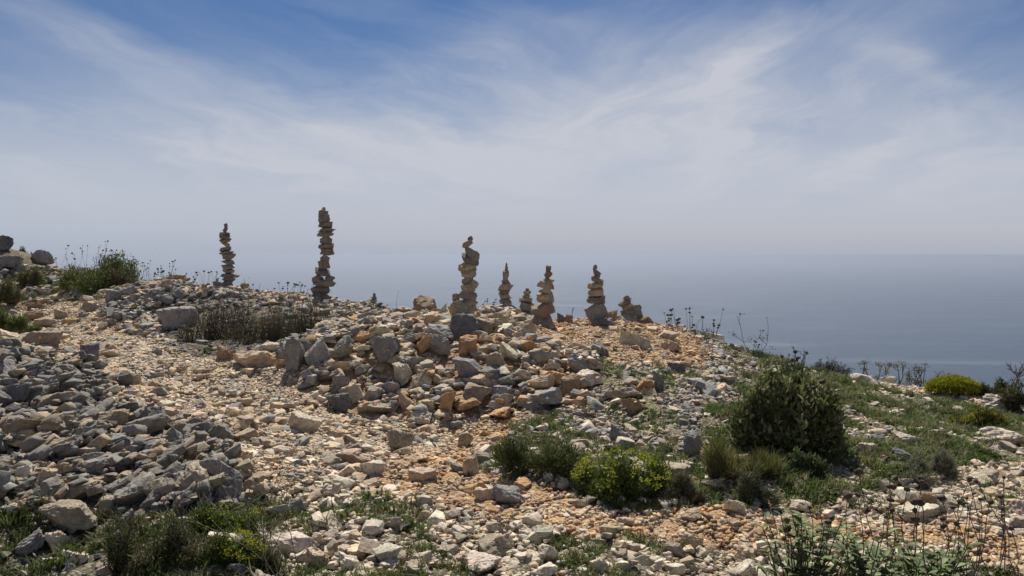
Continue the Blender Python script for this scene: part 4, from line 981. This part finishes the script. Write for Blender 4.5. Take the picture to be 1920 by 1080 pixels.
# ------------------------------------------------------------------ sky and sun
SUN_EL, SUN_AZ = rad(54), rad(-6)     # azimuth from straight ahead, positive to the right
w = bpy.data.worlds.new('World'); sc.world = w; w.use_nodes = True; nt = w.node_tree; nt.nodes.clear(); N, L = nt.nodes.new, nt.links.new
sky = N('ShaderNodeTexSky'); sky.sky_type = 'NISHITA'; sky.sun_disc = False; sky.sun_elevation = SUN_EL; sky.sun_rotation = SUN_AZ
sky.altitude = 200; sky.air_density = 1.0; sky.dust_density = 0.6; sky.ozone_density = 2.0
tc = N('ShaderNodeTexCoord'); sep = N('ShaderNodeSeparateXYZ'); L(tc.outputs['Generated'], sep.inputs[0])
el = mathn(nt, 'MULTIPLY', mathn(nt, 'ARCSINE', sep.outputs[2]), 57.2958)
az = mathn(nt, 'MULTIPLY', mathn(nt, 'ARCTAN2', sep.outputs[0], sep.outputs[1]), 57.2958)
den = mathn(nt, 'ADD', mathn(nt, 'MAXIMUM', sep.outputs[2], 0.0), .12)
cx_ = mathn(nt, 'DIVIDE', sep.outputs[0], den); cy_ = mathn(nt, 'DIVIDE', sep.outputs[1], den)
cv = N('ShaderNodeCombineXYZ'); L(cx_, cv.inputs[0]); L(cy_, cv.inputs[1])
mp = N('ShaderNodeMapping'); mp.inputs['Rotation'].default_value = (0, 0, rad(35)); mp.inputs['Scale'].default_value = (.55, 1.5, 1); L(cv.outputs[0], mp.inputs[0])
n1 = noise(nt, mp.outputs[0], 1.3, 9, .6, .9); n2 = noise(nt, cv.outputs[0], .7, 6, .55, .5)
wn = N('ShaderNodeTexNoise'); wn.inputs['Scale'].default_value = 1.6; wn.inputs['Detail'].default_value = 5; L(cv.outputs[0], wn.inputs['Vector'])
ws = N('ShaderNodeSeparateColor'); L(wn.outputs['Color'], ws.inputs[0])
azw = mathn(nt, 'ADD', az, mathn(nt, 'MULTIPLY_ADD', ws.outputs[0], 9, -4.5)); elw = mathn(nt, 'ADD', el, mathn(nt, 'MULTIPLY_ADD', ws.outputs[1], 5, -2.5))
def blob(a0, e0, ang, la, lb, amp):   # a drift of cirrus: azimuth, elevation, lie, half lengths in degrees
    c, s = math.cos(rad(ang)), math.sin(rad(ang))
    da, de = mathn(nt, 'SUBTRACT', azw, a0), mathn(nt, 'SUBTRACT', elw, e0)
    u = mathn(nt, 'ADD', mathn(nt, 'MULTIPLY', da, c / la), mathn(nt, 'MULTIPLY', de, s / la))
    v = mathn(nt, 'ADD', mathn(nt, 'MULTIPLY', da, -s / lb), mathn(nt, 'MULTIPLY', de, c / lb))
    q = mathn(nt, 'ADD', mathn(nt, 'MULTIPLY', u, u), mathn(nt, 'MULTIPLY', v, v))
    return mathn(nt, 'MULTIPLY', mathn(nt, 'EXPONENT', mathn(nt, 'MULTIPLY', q, -1.0)), amp)
BL = [(4, 6.0, 0, 40, 3.2, .3), (9, 8.6, 8, 17, 5.2, .66), (11, 13, 12, 13, 3, .38), (-24, 5.4, -3, 19, 4, .5), (-24, 12.6, -17, 10, 1.5, .42), (-10, 8.0, -13, 15, 2.2, .42), (14, 9.8, 52, 4.5, 2, .4), (19.5, 8.2, -3, 5.5, 1.0, -.3), (26, 5.6, 0, 13, 3.6, .5), (27, 12, -28, 4, .8, .2), (-3, 13.5, 15, 8, 1.6, .2)]
tot = None
for b in BL:
    q = blob(*b); tot = q if tot is None else mathn(nt, 'ADD', tot, q)
ae = N('ShaderNodeCombineXYZ'); L(azw, ae.inputs[0]); L(elw, ae.inputs[1])
def fib(ang, sx, sy, dist):
    m1 = N('ShaderNodeMapping'); m1.vector_type = 'POINT'; m1.inputs['Rotation'].default_value = (0, 0, rad(-ang)); L(ae.outputs[0], m1.inputs[0])
    m2 = N('ShaderNodeMapping'); m2.inputs['Scale'].default_value = (sx, sy, 1); L(m1.outputs[0], m2.inputs[0])
    return noise(nt, m2.outputs[0], 1.0, 12, .62, dist)
f1 = fib(-17, .05, .3, .3); f2 = fib(30, .05, .2, .2)
side = ramp(nt, az, -4, 10)
fx = N('ShaderNodeMix'); L(side, fx.inputs[0]); L(f1, fx.inputs[2]); L(f2, fx.inputs[3]); ff = fx.outputs[0]
tex = mathn(nt, 'MULTIPLY_ADD', ramp(nt, ff, .25, .75), 1.05, .34)
cl = mathn(nt, 'MULTIPLY', mathn(nt, 'MAXIMUM', tot, 0.0), tex)
cl = mathn(nt, 'ADD', cl, mathn(nt, 'MULTIPLY', mathn(nt, 'MULTIPLY', ramp(nt, ff, .45, .75), ramp(nt, n2, .3, .65)), .28))
hz1 = mathn(nt, 'EXPONENT', mathn(nt, 'MULTIPLY', mathn(nt, 'POWER', mathn(nt, 'DIVIDE', mathn(nt, 'MAXIMUM', el, 0.0), 8.5), 2.0), -1.0))
cl = mathn(nt, 'ADD', cl, mathn(nt, 'MULTIPLY', ramp(nt, el, 21, 42), mathn(nt, 'MULTIPLY_ADD', ramp(nt, n2, .3, .7), .3, .05)))  # cloud veil overhead, out of view, added to whiten the fill light
cl = mathn(nt, 'MINIMUM', cl, .92)
SKYMUL = (.225, .345, .505)
skc = mixc(nt, 1.0, sky.outputs[0], SKYMUL, 'MULTIPLY')
HZC = (4.9, 5.12, 5.8); CLC = (5.4, 5.5, 5.95)
c = mixc(nt, cl, skc, CLC)
c = mixc(nt, mathn(nt, 'MULTIPLY', hz1, .97), c, HZC)
low = mathn(nt, 'EXPONENT', mathn(nt, 'MULTIPLY', mathn(nt, 'POWER', mathn(nt, 'DIVIDE', mathn(nt, 'MAXIMUM', el, 0.0), 2.6), 2.0), -1.0))
lowc = mixc(nt, ramp(nt, az, -34, 4), (3.85, 4.35, 5.2), (4.25, 4.32, 4.75))
c = mixc(nt, mathn(nt, 'MULTIPLY', low, .95), c, lowc)
edge = mathn(nt, 'EXPONENT', mathn(nt, 'MULTIPLY', mathn(nt, 'POWER', mathn(nt, 'DIVIDE', mathn(nt, 'MAXIMUM', el, 0.0), .8), 2.0), -1.0))
c = mixc(nt, mathn(nt, 'MULTIPLY', edge, .9), c, (3.75, 4.05, 4.85))
bg = N('ShaderNodeBackground'); bg.inputs['Strength'].default_value = .092; L(c, bg.inputs[0])
o = N('ShaderNodeOutputWorld'); L(bg.outputs[0], o.inputs[0])
sl = bpy.data.lights.new('sun', 'SUN'); sl.energy = 5.0; sl.angle = rad(.53); sl.color = (1, .95, .87)
so = bpy.data.objects.new('sun', sl); COL.objects.link(so)
sd = Vector((math.sin(SUN_AZ) * math.cos(SUN_EL), math.cos(SUN_AZ) * math.cos(SUN_EL), math.sin(SUN_EL)))
so.rotation_euler = sd.to_track_quat('Z', 'Y').to_euler()

sc.view_settings.view_transform = 'Standard'; sc.view_settings.look = 'None'; sc.view_settings.gamma = 1; sc.view_settings.exposure = 0.25
sc.render.engine = 'CYCLES'
cy = sc.cycles
cy.use_denoising = True; cy.max_bounces = 6; cy.diffuse_bounces = 3; cy.glossy_bounces = 2; cy.transmission_bounces = 3; cy.volume_bounces = 1; cy.transparent_max_bounces = 6
cy.sample_clamp_indirect = 4
